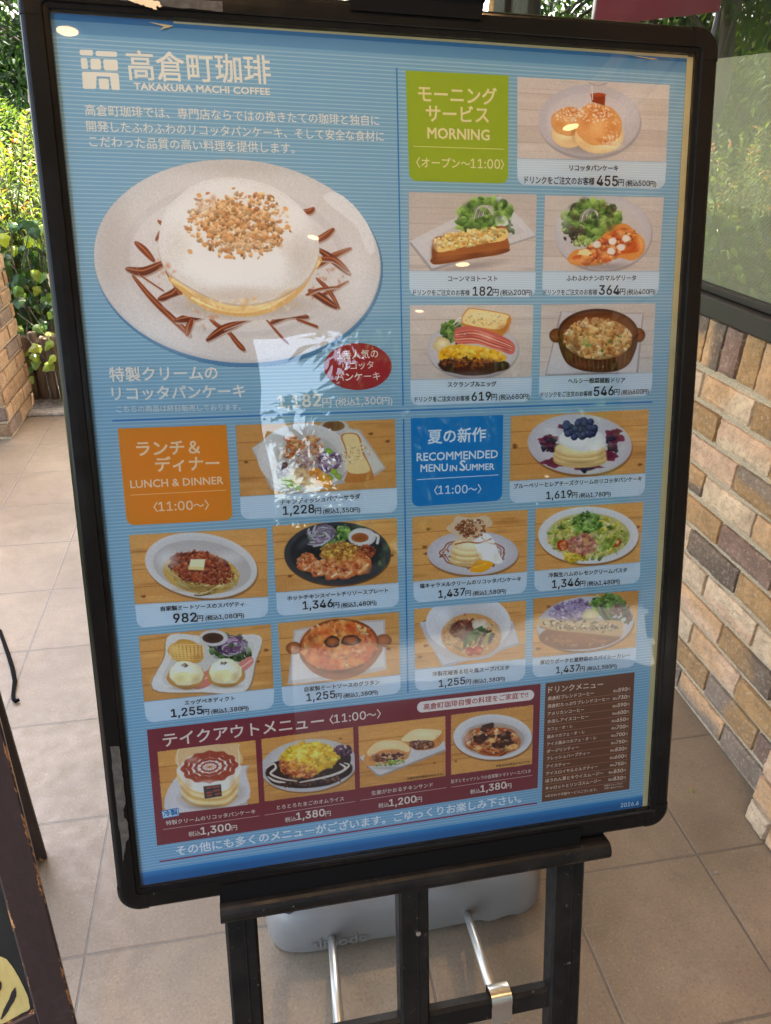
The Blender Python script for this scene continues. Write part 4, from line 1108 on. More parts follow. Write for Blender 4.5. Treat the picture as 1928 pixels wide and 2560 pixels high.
def round_bottom(quad, rad_u, rad_v, all4=False):
    """quad TL TR BR BL with its lower corners rounded"""
    out = [] if all4 else [bil(quad, 0, 0), bil(quad, 1, 0)]
    cs = [(1 - rad_u, 1 - rad_v, 0), (rad_u, 1 - rad_v, 90)]
    if all4: cs = [(rad_u, rad_v, 180), (1 - rad_u, rad_v, 270)] + cs
    for cu, cv, a0 in cs:
        for k in range(8):
            a = R(a0 + 90 * k / 7); out.append(bil(quad, cu + rad_u * math.cos(a), cv + rad_v * math.sin(a)))
    return out

def wood(d, q, kind, seed):
    """table boards in the picture's ground"""
    r = random.Random(seed)
    base, dark, pale = ((204, 146, 82), (150, 92, 42), (222, 170, 106)) if kind == 'o' else ((196, 178, 164), (160, 140, 126), (208, 192, 178))
    d.put(list(q), base)
    nb = 4 if kind == 'o' else 5
    for k in range(nb):
        v0, v1 = k / nb, (k + 1) / nb; s0 = r.uniform(-.06, .06) if 0 < k else 0
        t_ = r.uniform(-0.5, 0.7); cc = mixc(base, dark if t_ > 0 else pale, abs(t_) * 0.35)
        d.put([bil(q, 0, v0), bil(q, 1, v0), bil(q, 1, v1), bil(q, 0, v1)], cc)
        for _ in range(9):
            v = r.uniform(v0 + .02, v1 - .02); u0 = r.uniform(0, .8); u1 = min(1, u0 + r.uniform(.15, .6)); w = r.uniform(.003, .010)
            d.put([bil(q, u0, v), bil(q, (u0 + u1) / 2, v - w), bil(q, u1, v + .004), bil(q, (u0 + u1) / 2, v + w)], mixc(cc, r.choice((dark, pale)), r.uniform(.15, .4)), d=3e-6)
    for _ in range(16):
        c = bil(q, r.random(), r.random()); w_ = math.hypot(q[1][0] - q[0][0], q[1][1] - q[0][1]); d.soft(c[0], c[1], w_ * r.uniform(.10, .28), w_ * r.uniform(.012, .035), r.choice((dark, pale, pale)), r.uniform(.2, .5), math.degrees(math.atan2(q[1][1] - q[0][1], q[1][0] - q[0][0])), 10)
    for k in range(1, nb):
        v = k / nb; d.put([bil(q, 0, v - .005), bil(q, 1, v - .003), bil(q, 1, v + .003), bil(q, 0, v + .006)], mixc(base, dark, 0.85 if kind == 'o' else .6))
    if kind == 'o':
        for _ in range(3):
            c = bil(q, r.choice((r.uniform(.03, .16), r.uniform(.84, .97))), r.uniform(.12, .9)); d.ell(c[0], c[1], 11, 7, (112, 66, 30), (168, 110, 58), rough=.4, n=14)

R1, R2, R3, R4, R5, R6 = (0, 0), (928, 0), (0, 600), (928, 600), (0, 1200), (928, 1200)
ZS = 1000 / 1666.0
poster_h = 0.0003
CANV = []
PANELS = []      # (name, MB, label) linked once the sheet itself exists

def dish(label, org, sc, ph, cb, kind, seed, h=0.0003, caption=True):
    """a menu picture: ph = photo corners TL TR BR BL, cb = lower corners BR, BL of its pale caption strip"""
    mb = MB(); d = Ink(mb, org, sc, h)
    if caption:
        full = [ph[3], ph[2], cb[0], cb[1]]
        w = math.hypot(ph[2][0] - ph[3][0], ph[2][1] - ph[3][1]); hh = math.hypot(cb[1][0] - ph[3][0], cb[1][1] - ph[3][1])
        pts = round_bottom(full, 34 / w, min(.45, 34 / hh)); d.put(pts, (186, 191, 193))
        for k in range(1, 11):
            v = k / 11.0
            ins = 0.05 if v > 0.7 else 0.0
            d.put([bil(full, ins, v), bil(full, 1 - ins, v), bil(full, 1 - ins, v + .025), bil(full, ins, v + .025)], (200, 205, 206), d=2e-6)
    d.step(3e-5); d.cv = Canvas(ph, sc, 1.25, seed); d.clip = ph; d.hc = d.h; wood(d, ph, kind, seed); CANV.append(d)
    PANELS.append(('dish_panel', mb, label)); return d

DK = (44, 42, 44)
def price(d, name, n0, n1, big, b0, b1, yen, y0, y1, tax, t0, t1, lead=None, l0=None, l1=None):
    d.text(name, *n0, *n1, DK, 0.026)
    if lead: d.text(lead, *l0, *l1, DK, 0.022, 1.22)
    d.text(big, *b0, *b1, DK, 0.018); d.text(yen, *y0, *y1, DK, 0.02); d.text(tax, *t0, *t1, DK, 0.022)
LEAD = 'ドリンクをご注文のお客様'
PLW, PLS = (206, 194, 187), (176, 162, 156)

# --- morning
d = dish('syrup pancakes with a small glass of syrup on a white board table', R2, ZS, [(607, 318), (1246, 352), (1230, 676), (607, 660)], [(1222, 787), (610, 770)], 'w', 1)
price(d, 'リコッタパンケーキ', (825, 712), (1027, 714), '455', (938, 774), (1025, 776), '円', (1027, 775), (1050, 776), '(税込500円)', (1058, 780), (1185, 783), LEAD, (638, 766), (928, 772))
d.ell(912, 512, 214, 154, (158, 146, 142)); d.ell(908, 503, 212, 150, (196, 184, 180), (182, 170, 168)); d.ell(905, 500, 172, 112, (202, 190, 184), (194, 181, 177))
d.soft(905, 600, 180, 62, (112, 96, 88), .6); d.soft(1080, 430, 90, 120, (214, 206, 202), .35)
d.ell(824, 556, 72, 60, (236, 212, 170), (216, 182, 132)); d.ell(818, 506, 68, 60, (218, 168, 110), (206, 148, 88), rough=.08); d.softs([(830, 470, 60, 32, (186, 108, 50), .8), (790, 520, 40, 34, (196, 122, 62), .6), (850, 520, 36, 30, (226, 182, 126), .5), (826, 590, 50, 24, (196, 158, 108), .5)])
d.soft(850, 545, 30, 70, (130, 84, 44), .5); d.ell(950, 566, 102, 74, (238, 216, 176), (218, 186, 136)); d.softs([(900, 600, 60, 34, (206, 168, 116), .6), (1010, 610, 60, 26, (242, 224, 188), .5)])
d.ell(946, 518, 101, 87, (216, 164, 106), (208, 150, 92), rot=22, rough=.06); d.softs([(960, 470, 80, 40, (182, 104, 46), .85, 20), (1000, 540, 50, 50, (194, 120, 60), .7), (900, 500, 40, 60, (196, 122, 62), .7, 20), (940, 530, 50, 36, (224, 178, 122), .6), (975, 590, 60, 18, (182, 108, 52), .7, 15)])
d.blotch(820, 478, 58, 30, 90, 6, [(240, 226, 206)], .7); d.blotch(930, 470, 72, 40, 120, 6, [(242, 228, 210)], .7); d.blotch(1000, 585, 40, 30, 60, 6, [(242, 228, 210)], .6); d.blotch(985, 520, 60, 50, 40, 6, [(240, 224, 202)], .5)
d.poly([(908, 345), (945, 336), (981, 345), (975, 442), (918, 426)], (186, 172, 166), False); d.poly([(914, 392), (946, 386), (976, 394), (973, 440), (920, 424)], (128, 44, 18), False); d.ell(946, 395, 31, 8, (156, 62, 28)); d.line([(908, 346), (945, 356), (981, 346)], 3, (150, 132, 126)); d.line([(920, 360), (922, 415)], 4, (214, 204, 198), sm=False)

d = dish('corn mayonnaise toast with leaf salad on a square white plate', R2, ZS, [(155, 798), (692, 808), (685, 1132), (158, 1129)], [(683, 1239), (160, 1231)], 'w', 2)
d2 = Ink(d.mb, R4, ZS, d.h)
price(d2, 'コーンマヨトースト', (320, 172), (525, 172), '182', (423, 232), (503, 232), '円', (505, 233), (530, 233), '(税込200円)', (538, 236), (670, 235), LEAD, (175, 231), (410, 232))
d.poly([(158, 1012), (530, 812), (690, 985), (250, 1132)], (160, 148, 142), False); d.poly([(163, 1003), (535, 815), (686, 980), (255, 1118)], (200, 190, 184), False); d.poly([(225, 1010), (520, 850), (640, 965), (285, 1080)], (190, 179, 173), False)
d.leafy(470, 898, 118, 74, 150, 16, -10); d.scat(560, 950, 30, 34, 30, 12, [(60, 84, 36), (40, 58, 26)])
for k in range(7): d.line([(420 + k * 9, 915 - k * 3), (435 + k * 8, 872 - k), (470 + k * 6, 855 + k), (500 + k * 2, 885 + k * 3)], 4, (222, 206, 206) if k % 2 else (176, 140, 160))
d.poly([(520, 905), (560, 900), (570, 935), (525, 942)], (206, 206, 190))
d.poly([(255, 1005), (275, 985), (330, 980), (545, 940), (566, 985), (566, 1050), (420, 1078), (265, 1102), (253, 1060)], (150, 84, 34)); d.poly([(262, 1072), (420, 1055), (562, 1035), (562, 1052), (420, 1078), (268, 1100)], (112, 56, 22)); d.poly([(270, 1010), (330, 992), (545, 950), (556, 1000), (420, 1020), (300, 1050), (266, 1040)], (226, 188, 118))
d.scat(410, 990, 150, 32, 240, 9, [(238, 208, 128), (222, 180, 96), (240, 222, 168), (206, 154, 76)], -9, 1.2); d.blotch(400, 995, 150, 34, 60, 16, [(244, 224, 168), (214, 160, 84), (236, 200, 120), (190, 120, 56)], .5, -9); d.softs([(330, 1070, 110, 26, (176, 108, 52), .6, -8), (500, 1045, 70, 22, (168, 100, 48), .6, -8), (262, 1050, 20, 60, (90, 46, 20), .6), (420, 1108, 200, 24, (120, 104, 96), .5, -8), (600, 930, 80, 60, (214, 206, 200), .4), (255, 1010, 60, 40, (212, 202, 196), .4)])
d.blotch(470, 890, 100, 60, 50, 22, [(150, 178, 84), (40, 58, 24), (116, 146, 60)], .45)

d = dish('naan pizza with tomato sauce and cheese beside leaf salad', R2, ZS, [(723, 812), (1222, 820), (1200, 1131), (713, 1131)], [(1195, 1236), (712, 1230)], 'w', 3)
d2 = Ink(d.mb, R4, ZS, d.h)
price(d2, 'ふわふわナンのマルゲリータ', (813, 171), (1102, 169), '364', (948, 228), (1033, 228), '円', (1035, 229), (1057, 229), '(税込400円)', (1064, 232), (1182, 230), LEAD, (718, 230), (940, 229))
d.ell(968, 975, 204, 160, (156, 144, 138)); d.ell(965, 968, 203, 158, (204, 194, 188), (186, 174, 170)); d.ell(962, 966, 165, 122, (196, 184, 178), (190, 178, 172))
d.leafy(918, 915, 122, 84, 190, 15, -5); d.scat(845, 975, 45, 36, 50, 11, [(62, 40, 34), (48, 62, 28), (84, 58, 44)]); d.scat(880, 1005, 34, 18, 26, 11, [(150, 172, 76), (176, 188, 110)])
for k in range(6): d.line([(868 + k * 9, 925 - k * 4), (880 + k * 8, 890 - k * 2), (915 + k * 5, 868 + k * 3), (945, 890 + k * 5)], 4, (224, 208, 206) if k % 2 else (180, 148, 162))
d.poly([(820, 1072), (850, 1042), (920, 1030), (960, 985), (1010, 942), (1060, 932), (1100, 965), (1136, 1000), (1136, 1050), (1090, 1085), (1030, 1075), (950, 1105), (860, 1106), (826, 1094)], (204, 134, 64)); d.poly([(840, 1070), (930, 1042), (985, 980), (1050, 948), (1110, 990), (1115, 1045), (1040, 1060), (940, 1090), (860, 1092)], (188, 84, 34))
d.scat(990, 1030, 130, 44, 170, 10, [(208, 108, 44), (176, 58, 26), (226, 160, 84), (150, 44, 20), (214, 134, 60)], -28, 1.4)
d.blotch(990, 1030, 135, 46, 70, 20, [(226, 150, 76), (160, 50, 22), (236, 184, 116), (120, 40, 18)], .5, -28); d.softs([(870, 1085, 60, 16, (226, 176, 112), .7), (1120, 1010, 24, 50, (226, 172, 108), .7), (1000, 950, 40, 16, (150, 84, 40), .6, -25)]); d.blotch(918, 905, 110, 74, 60, 22, [(150, 178, 84), (40, 58, 24), (116, 146, 60), (70, 44, 40)], .45)
d.softs([(980, 1110, 170, 24, (120, 104, 98), .5), (800, 930, 40, 80, (214, 204, 198), .4)])
for x, y in ((1062, 993), (1006, 1005), (1041, 1030), (1000, 1046), (940, 1018)): d.ell(x, y, 17, 15, (234, 226, 210), (214, 200, 178), rough=.15, n=16)
d.ell(890, 1052, 30, 12, (226, 206, 150), rough=.4, n=16)

d = dish('scrambled egg with bacon and thick toast on a round plate', R4, ZS, [(160, 270), (678, 268), (670, 572), (163, 583)], [(665, 673), (165, 690)], 'w', 4)
price(d, 'スクランブルエッグ', (318, 613), (520, 610), '619', (418, 670), (497, 667), '円', (500, 668), (523, 667), '(税込680円)', (531, 670), (658, 665), LEAD, (182, 675), (408, 670))
d.ell(425, 460, 192, 122, (156, 144, 138)); d.ell(422, 453, 190, 120, (204, 194, 188), (184, 172, 168)); d.ell(420, 450, 150, 90, (194, 182, 176))
d.leafy(345, 382, 52, 48, 70, 12); d.line([(345, 350), (370, 325), (400, 345)], 5, (224, 212, 210)); d.line([(350, 360), (385, 340), (405, 352)], 4, (190, 160, 172))
d.poly([(376, 332), (398, 290), (430, 284), (560, 306), (581, 322), (580, 350), (550, 398), (520, 400), (400, 372)], (188, 124, 56)); d.poly([(380, 330), (402, 293), (430, 288), (560, 310), (568, 328), (535, 372), (400, 352)], (224, 196, 138)); d.scat(475, 328, 80, 26, 60, 5, [(232, 208, 156), (212, 180, 118)])
d.poly([(345, 392), (360, 365), (420, 360), (500, 380), (592, 428), (588, 476), (520, 455), (440, 432), (360, 432)], (186, 96, 84))
for k in range(9): d.line([(352, 385 + k * 5), (430, 376 + k * 6), (510, 402 + k * 6), (585, 436 + k * 4)], 5, [(206, 120, 104), (160, 62, 54), (222, 168, 144), (178, 84, 70)][k % 4])
d.ell(296, 438, 37, 34, (216, 196, 152), (190, 166, 118), rough=.15); d.ell(425, 522, 146, 42, (66, 30, 16), (48, 22, 14), rough=.1)
d.poly([(283, 470), (330, 438), (430, 440), (520, 458), (562, 488), (545, 505), (460, 512), (380, 500), (320, 512), (288, 500)], (222, 166, 38)); d.scat(420, 475, 125, 28, 120, 12, [(232, 182, 52), (212, 150, 30), (240, 200, 84)], 5, 1.6); d.scat(400, 510, 115, 18, 90, 9, [(98, 46, 20), (134, 68, 28), (62, 28, 14)]); d.softs([(400, 455, 90, 22, (242, 204, 92), .7), (500, 480, 60, 20, (238, 192, 70), .7, 15), (330, 470, 40, 24, (206, 140, 24), .6), (440, 500, 120, 10, (170, 104, 30), .6)]); d.blotch(410, 515, 120, 20, 40, 14, [(112, 54, 24), (40, 18, 10), (150, 84, 40)], .6); d.softs([(480, 400, 70, 16, (226, 176, 152), .6, 22), (400, 395, 50, 14, (142, 54, 46), .5, 10), (560, 455, 36, 14, (150, 62, 52), .5, 30), (550, 370, 40, 30, (160, 100, 44), .6), (470, 315, 90, 22, (236, 214, 166), .6), (296, 430, 24, 20, (232, 216, 178), .7), (420, 560, 180, 24, (120, 104, 98), .45)])

d = dish('baked rice gratin in a brown two-handled dish on a square plate', R4, ZS, [(708, 267), (1187, 262), (1172, 552), (700, 568)], [(1165, 648), (698, 668)], 'w', 5)
price(d, 'ヘルシー根菜雑穀ドリア', (818, 598), (1056, 595), '546', (926, 650), (1008, 646), '円', (1010, 647), (1032, 646), '(税込600円)', (1040, 649), (1154, 644), LEAD, (705, 656), (918, 650))
d.poly([(724, 566), (788, 298), (1136, 306), (1112, 560)], (156, 142, 136), False); d.poly([(730, 558), (795, 300), (1130, 308), (1104, 552)], (196, 184, 178), False)
d.ell(772, 398, 30, 30, (128, 62, 24), (70, 34, 16)); d.ell(1112, 396, 30, 30, (140, 70, 28), (74, 36, 16))
d.poly([(790, 390), (800, 490), (850, 535), (945, 552), (1040, 540), (1090, 490), (1100, 390), (945, 330)], (74, 38, 20))
for k in range(15): d.line([(812 + k * 19, 465 + 40 * math.sin(k / 14 * math.pi)), (820 + k * 18, 505 + 38 * math.sin(k / 14 * math.pi))], 6, (104, 58, 30), sm=False)
d.ell(945, 388, 168, 102, (66, 32, 16)); d.ell(945, 390, 158, 94, (128, 70, 32), (92, 48, 22)); d.ell(945, 412, 142, 86, (196, 150, 92), (160, 108, 58))
d.scat(945, 410, 138, 84, 330, 10, [(216, 176, 118), (198, 140, 74), (226, 200, 150), (168, 104, 50), (206, 156, 84), (150, 84, 38)], 0, 1.3); d.scat(960, 420, 90, 50, 16, 9, [(120, 152, 60), (96, 126, 46)]); d.blotch(945, 400, 120, 70, 70, 20, [(236, 214, 168), (150, 84, 38), (216, 160, 90), (230, 196, 140)], .5); d.softs([(880, 520, 60, 26, (128, 76, 42), .6), (945, 330, 150, 16, (150, 92, 52), .5), (945, 560, 170, 20, (110, 96, 90), .5), (850, 440, 30, 60, (84, 44, 20), .5)])

# --- lunch and dinner
d = dish('chicken salad bowl with thick toast on a square plate', R3, ZS, [(980, 770), (1648, 745), (1653, 1033), (1000, 1070)], [(1655, 1134), (1005, 1164)], 'o', 6)
price(d, 'チキンディッシュパワーサラダ', (1168, 1103), (1500, 1078), '1,228', (1180, 1152), (1310, 1143), '円', (1313, 1141), (1338, 1139), '(税込1,350円)', (1346, 1144), (1500, 1136))
d.poly([(1048, 868), (1100, 830), (1380, 770), (1500, 790), (1608, 950), (1560, 985), (1200, 1062), (1130, 1040)], (178, 162, 150), False); d.poly([(1053, 866), (1104, 834), (1380, 776), (1494, 796), (1600, 948), (1552, 975), (1200, 1048), (1134, 1030)], (200, 186, 174), False)
d.ell(1392, 782, 62, 36, (200, 186, 176), (184, 168, 158)); d.ell(1390, 774, 46, 22, (104, 58, 30), (128, 80, 46))
d.ell(1270, 912, 192, 138, (182, 166, 154)); d.ell(1265, 904, 192, 140, (190, 174, 162), (210, 196, 184)); d.ell(1280, 925, 140, 112, (172, 154, 140), (188, 172, 158))
d.scat(1210, 860, 34, 50, 70, 10, [(190, 98, 50), (160, 72, 34), (210, 130, 76)], 20); d.scat(1290, 865, 60, 45, 100, 10, [(206, 130, 76), (176, 88, 46), (224, 168, 110)], 0); d.scat(1180, 960, 30, 32, 50, 8, [(86, 44, 62), (120, 72, 92), (60, 30, 44)])
d.strands(1370, 920, 62, 46, 60, 40, 5, [(140, 96, 130), (188, 150, 172), (108, 66, 100), (214, 190, 196)]); d.scat(1260, 915, 40, 36, 60, 9, [(222, 196, 170), (196, 160, 150), (150, 110, 130)])
d.ell(1215, 1005, 32, 28, (160, 170, 84), rough=.2); d.ell(1255, 985, 44, 38, (226, 196, 148), (204, 166, 116), rough=.15); d.ell(1290, 1012, 36, 26, (224, 186, 132), (196, 150, 100), rough=.2)
for x, y in ((1370, 880), (1392, 965), (1372, 990), (1410, 985), (1185, 1000), (1205, 1020), (1240, 1030)): d.ell(x, y, 16, 12, (150, 172, 64), (110, 134, 44), rot=30, n=14)
d.ell(1318, 975, 34, 24, (226, 148, 42), (204, 120, 30), rot=35); d.ell(1348, 1000, 40, 26, (230, 152, 40), (206, 122, 28), rot=40)
d.blotch(1265, 920, 130, 90, 70, 20, [(230, 200, 160), (130, 70, 60), (176, 90, 50), (214, 180, 176), (240, 220, 196)], .4); d.softs([(1120, 900, 50, 90, (224, 212, 202), .6), (1265, 1030, 150, 18, (220, 208, 198), .5), (1230, 800, 120, 26, (168, 150, 138), .5), (1420, 960, 24, 70, (160, 142, 130), .5)])
d.poly([(1420, 815), (1470, 803), (1500, 822), (1515, 880), (1552, 965), (1548, 1000), (1440, 1010), (1448, 960), (1440, 880)], (178, 112, 54)); d.poly([(1428, 818), (1470, 808), (1494, 826), (1508, 885), (1540, 962), (1450, 966), (1446, 880)], (226, 190, 136)); d.scat(1482, 890, 40, 66, 60, 5, [(234, 204, 156), (214, 172, 112)], 70)

d = dish('spaghetti with meat sauce and butter in an oval white bowl', R5, ZS, [(537, 228), (1113, 198), (1118, 487), (563, 520)], [(1115, 570), (573, 617)], 'o', 7)
price(d, '自家製ミートソースのスパゲティ', (671, 546), (1017, 525), '982', (724, 594), (820, 588), '円', (822, 588), (847, 586), '(税込1,080円)', (857, 588), (1017, 576))
d.ell(842, 364, 236, 136, (140, 96, 56), rot=8); d.ell(838, 356, 235, 134, (180, 166, 156), (206, 194, 184), rot=8); d.ell(842, 362, 205, 108, (190, 176, 165), (178, 163, 152), rot=8)
d.ell(838, 388, 160, 86, (206, 166, 92), (190, 146, 74), rot=8); d.strands(838, 392, 150, 80, 190, 70, 5, [(222, 184, 108), (204, 160, 82), (236, 206, 140), (178, 132, 62)], 8)
d.ell(832, 362, 122, 62, (120, 44, 20), (100, 34, 16), rot=10, rough=.25); d.scat(832, 364, 128, 68, 330, 8, [(146, 58, 26), (112, 38, 18), (170, 80, 38), (90, 28, 14), (158, 64, 30)], 10, 1.3); d.scat(905, 395, 70, 40, 110, 8, [(140, 54, 24), (110, 38, 18), (166, 74, 34)])
d.blotch(832, 362, 120, 60, 80, 16, [(176, 84, 40), (84, 26, 12), (150, 62, 30), (196, 110, 60)], .5, 10); d.softs([(700, 330, 70, 60, (222, 212, 204), .6), (960, 320, 90, 40, (220, 210, 200), .5), (838, 455, 160, 20, (150, 112, 60), .5)])
d.poly([(795, 330), (856, 330), (848, 376), (785, 372)], (240, 222, 170), False); d.poly([(785, 360), (850, 362), (848, 376), (785, 372)], (218, 190, 124), False)

d = dish('sliced chicken with corn rice on a round black plate', R5, ZS, [(1133, 190), (1655, 157), (1660, 428), (1150, 470)], [(1662, 526), (1155, 567)], 'o', 8)
price(d, 'ホットチキンスイートチリソースプレート', (1197, 502), (1616, 468), '1,346', (1262, 546), (1387, 535), '円', (1389, 533), (1413, 531), '(税込1,480円)', (1421, 535), (1568, 522))
d.ell(1407, 312, 222, 132, (96, 60, 32)); d.ell(1405, 306, 221, 131, (42, 40, 40), (58, 56, 56)); d.ell(1405, 304, 196, 112, (34, 32, 32), (40, 38, 38))
d.leafy(1350, 240, 62, 42, 80, 12); d.strands(1345, 228, 54, 42, 46, 60, 5, [(206, 184, 190), (160, 126, 148), (222, 208, 206)]); d.leafy(1428, 222, 32, 30, 36, 12)
d.ell(1508, 238, 58, 38, (214, 204, 196), (196, 184, 174)); d.ell(1500, 240, 36, 20, (134, 70, 34), (158, 92, 50)); d.line([(1555, 225), (1575, 235), (1572, 262)], 12, (208, 196, 186))
d.ell(1420, 308, 84, 44, (176, 118, 44), rough=.2); d.scat(1420, 306, 88, 46, 210, 8, [(206, 150, 56), (172, 108, 38), (226, 182, 78), (148, 84, 30)], 0, 1.3); d.scat(1530, 302, 32, 32, 70, 9, [(136, 44, 22), (166, 70, 36), (98, 30, 18)])
for k, (x, y, rx, ry) in enumerate(((1280, 345, 44, 36), (1335, 368, 46, 32), (1392, 378, 46, 34), (1450, 370, 50, 40), (1505, 352, 46, 44))):
    d.ell(x, y, rx, ry, (214, 146, 90), (176, 86, 42), rot=-28, rough=.2); d.scat(x - 6, y - 8, rx * .9, ry * .8, 46, 9, [(198, 106, 52), (172, 76, 36), (222, 150, 92)], -28)
    d.line([(x - rx * .2, y + ry * .75), (x + rx * .6, y)], 9, (228, 196, 156), sm=False)

d.blotch(1395, 360, 140, 34, 60, 18, [(226, 160, 100), (150, 62, 28), (236, 196, 150), (190, 96, 46)], .5, 4); d.blotch(1420, 306, 84, 42, 40, 16, [(232, 190, 96), (130, 74, 26)], .45); d.softs([(1270, 260, 60, 24, (84, 82, 82), .6, -40), (1550, 370, 60, 20, (78, 76, 76), .6, -35)])
d = dish('poached eggs on muffins with waffle fries and bacon on a square plate', R5, ZS, [(577, 648), (1130, 598), (1142, 868), (600, 925)], [(1140, 950), (610, 1012)], 'o', 9)
price(d, 'エッグベネディクト', (770, 936), (978, 917), '1,255', (715, 994), (846, 979), '円', (847, 977), (872, 975), '(税込1,380円)', (881, 977), (1036, 961))
d.poly([(708, 650), (900, 662), (1082, 652), (1070, 760), (1025, 888), (850, 890), (634, 876), (680, 740)], (160, 122, 84)); d.poly([(712, 644), (900, 656), (1082, 648), (1064, 756), (1018, 882), (850, 884), (638, 870), (686, 738)], (210, 198, 186)); d.poly([(740, 675), (900, 684), (1050, 676), (1034, 760), (1000, 850), (850, 858), (680, 846), (716, 740)], (198, 184, 170))
d.ell(776, 715, 76, 48, (214, 166, 92), (190, 136, 62), rot=8, rough=.12)
for k in range(9): d.line([(712 + k * 16, 690), (722 + k * 15, 748)], 4, (176, 118, 54), sm=False); d.line([(706, 690 + k * 7), (850, 684 + k * 8)], 3, (228, 188, 120), sm=False)
d.leafy(960, 702, 86, 56, 110, 12, 10, 1); d.strands(965, 690, 70, 44, 64, 44, 5, [(140, 90, 124), (188, 150, 170), (104, 60, 94), (216, 196, 200)])
d.ell(890, 658, 60, 34, (214, 204, 194), (194, 180, 168)); d.ell(887, 658, 44, 22, (62, 34, 22), (82, 48, 30))
d.poly([(800, 850), (850, 800), (890, 790), (880, 850), (820, 872)], (196, 118, 104)); d.poly([(990, 770), (1040, 735), (1056, 760), (1010, 800)], (200, 124, 108)); d.line([(810, 856), (880, 812)], 6, (224, 170, 150), sm=False); d.line([(1000, 785), (1048, 750)], 6, (226, 176, 156), sm=False)
for x, y, a in ((776, 812, 1), (940, 804, 1)):
    d.ell(x, y + 6, 80, 54, (206, 156, 94), (178, 124, 66), rough=.08); d.ell(x, y - 6, 70, 52, (240, 230, 204), (216, 198, 160), off=(-14, -12), rough=.1); d.ell(x - 10, y + 8, 44, 24, (232, 214, 160), rough=.3); d.scat(x - 6, y - 40, 16, 6, 12, 5, [(90, 66, 40), (120, 92, 60)])

d.softs([(750, 830, 40, 30, (196, 168, 116), .5), (815, 830, 30, 30, (186, 150, 96), .5), (910, 825, 40, 30, (196, 170, 120), .5), (980, 820, 26, 30, (186, 150, 96), .5), (755, 785, 36, 20, (250, 244, 228), .7), (925, 778, 36, 20, (250, 244, 228), .7), (776, 866, 90, 16, (120, 92, 66), .5), (940, 858, 90, 16, (120, 92, 66), .5), (730, 705, 40, 30, (232, 196, 130), .5), (820, 740, 40, 20, (160, 104, 46), .5), (660, 840, 50, 30, (222, 212, 204), .5), (1030, 690, 40, 40, (220, 210, 202), .4)])
d = dish('gratin in an orange-brown dish with two aubergine rings', R5, ZS, [(1155, 595), (1664, 548), (1668, 812), (1173, 862)], [(1668, 888), (1180, 945)], 'o', 10)
price(d, '自家製ミートソースのグラタン', (1269, 881), (1580, 850), '1,255', (1278, 927), (1397, 912), '円', (1399, 911), (1422, 909), '(税込1,380円)', (1431, 911), (1574, 895))
d.poly([(1225, 625), (1400, 590), (1604, 582), (1610, 790), (1400, 830), (1198, 852)], (186, 172, 162), False); d.poly([(1232, 632), (1400, 598), (1596, 590), (1602, 776), (1400, 812), (1208, 836)], (204, 192, 182), False)
d.ell(1225, 700, 34, 26, (176, 106, 58), (120, 66, 36)); d.ell(1598, 668, 34, 26, (176, 106, 58), (120, 66, 36)); d.poly([(1250, 700), (1290, 790), (1390, 832), (1500, 810), (1575, 740), (1580, 680), (1400, 640)], (150, 86, 50))
d.ell(1412, 690, 166, 112, (120, 62, 32), rot=-6); d.ell(1412, 690, 156, 102, (214, 126, 56), (190, 92, 36), rot=-6)
d.scat(1412, 690, 150, 98, 260, 14, [(224, 146, 70), (204, 104, 42), (230, 176, 104), (182, 70, 28), (216, 130, 56), (236, 196, 130)], -6, 1.4); d.scat(1330, 730, 50, 40, 50, 10, [(176, 54, 22), (206, 96, 40)]); d.scat(1470, 740, 70, 30, 60, 10, [(178, 60, 26), (226, 158, 84)]); d.scat(1500, 640, 50, 30, 40, 10, [(232, 186, 120), (188, 80, 34)])
d.blotch(1412, 690, 145, 92, 110, 34, [(222, 140, 64), (206, 104, 42), (232, 176, 104), (190, 78, 32), (214, 126, 54)], .75, -6); d.blotch(1412, 690, 140, 90, 60, 14, [(160, 54, 22), (238, 200, 140), (140, 70, 30)], .5)
d.softs([(1300, 660, 40, 70, (140, 70, 34), .4), (1412, 800, 150, 16, (96, 50, 28), .5)])
for x, y, rx, ry in ((1384, 674, 32, 25), (1462, 668, 42, 22)): d.ell(x, y, rx, ry, (66, 34, 22), rough=.15); d.ell(x, y, rx * .74, ry * .68, (170, 98, 48), (130, 66, 32), rough=.2)

# --- summer specials
d = dish('pancakes with white cream and a heap of blueberries', R4, ZS, [(582, 732), (1160, 703), (1142, 972), (577, 1005)], [(1138, 1063), (577, 1097)], 'o', 11)
price(d, 'ブルーベリーとレアチーズクリームのリコッタパンケーキ', (593, 1036), (1125, 1003), '1,619', (728, 1086), (833, 1078), '円', (835, 1075), (857, 1073), '(税込1,780円)', (865, 1077), (996, 1070))
d.ell(872, 860, 218, 128, (140, 92, 50), rot=3); d.ell(869, 851, 217, 126, (208, 196, 192), (188, 176, 174), rot=3); d.ell(868, 850, 176, 94, (198, 186, 182), rot=3)
for x, y, rx, ry in ((742, 838, 40, 26), (768, 925, 50, 22), (900, 945, 60, 14), (1010, 822, 36, 30), (1022, 800, 22, 14), (985, 900, 40, 24), (795, 776, 20, 8)): d.ell(x, y, rx, ry, (96, 26, 48), (120, 44, 66), rough=.45)
d.scat(745, 850, 40, 30, 18, 12, [(40, 26, 44), (74, 22, 46)], 0, 1.1); d.scat(890, 944, 40, 10, 10, 13, [(36, 34, 56), (60, 50, 80)], 0, 1.1); d.scat(1005, 850, 20, 30, 14, 12, [(40, 30, 48), (84, 26, 52)], 0, 1.1)
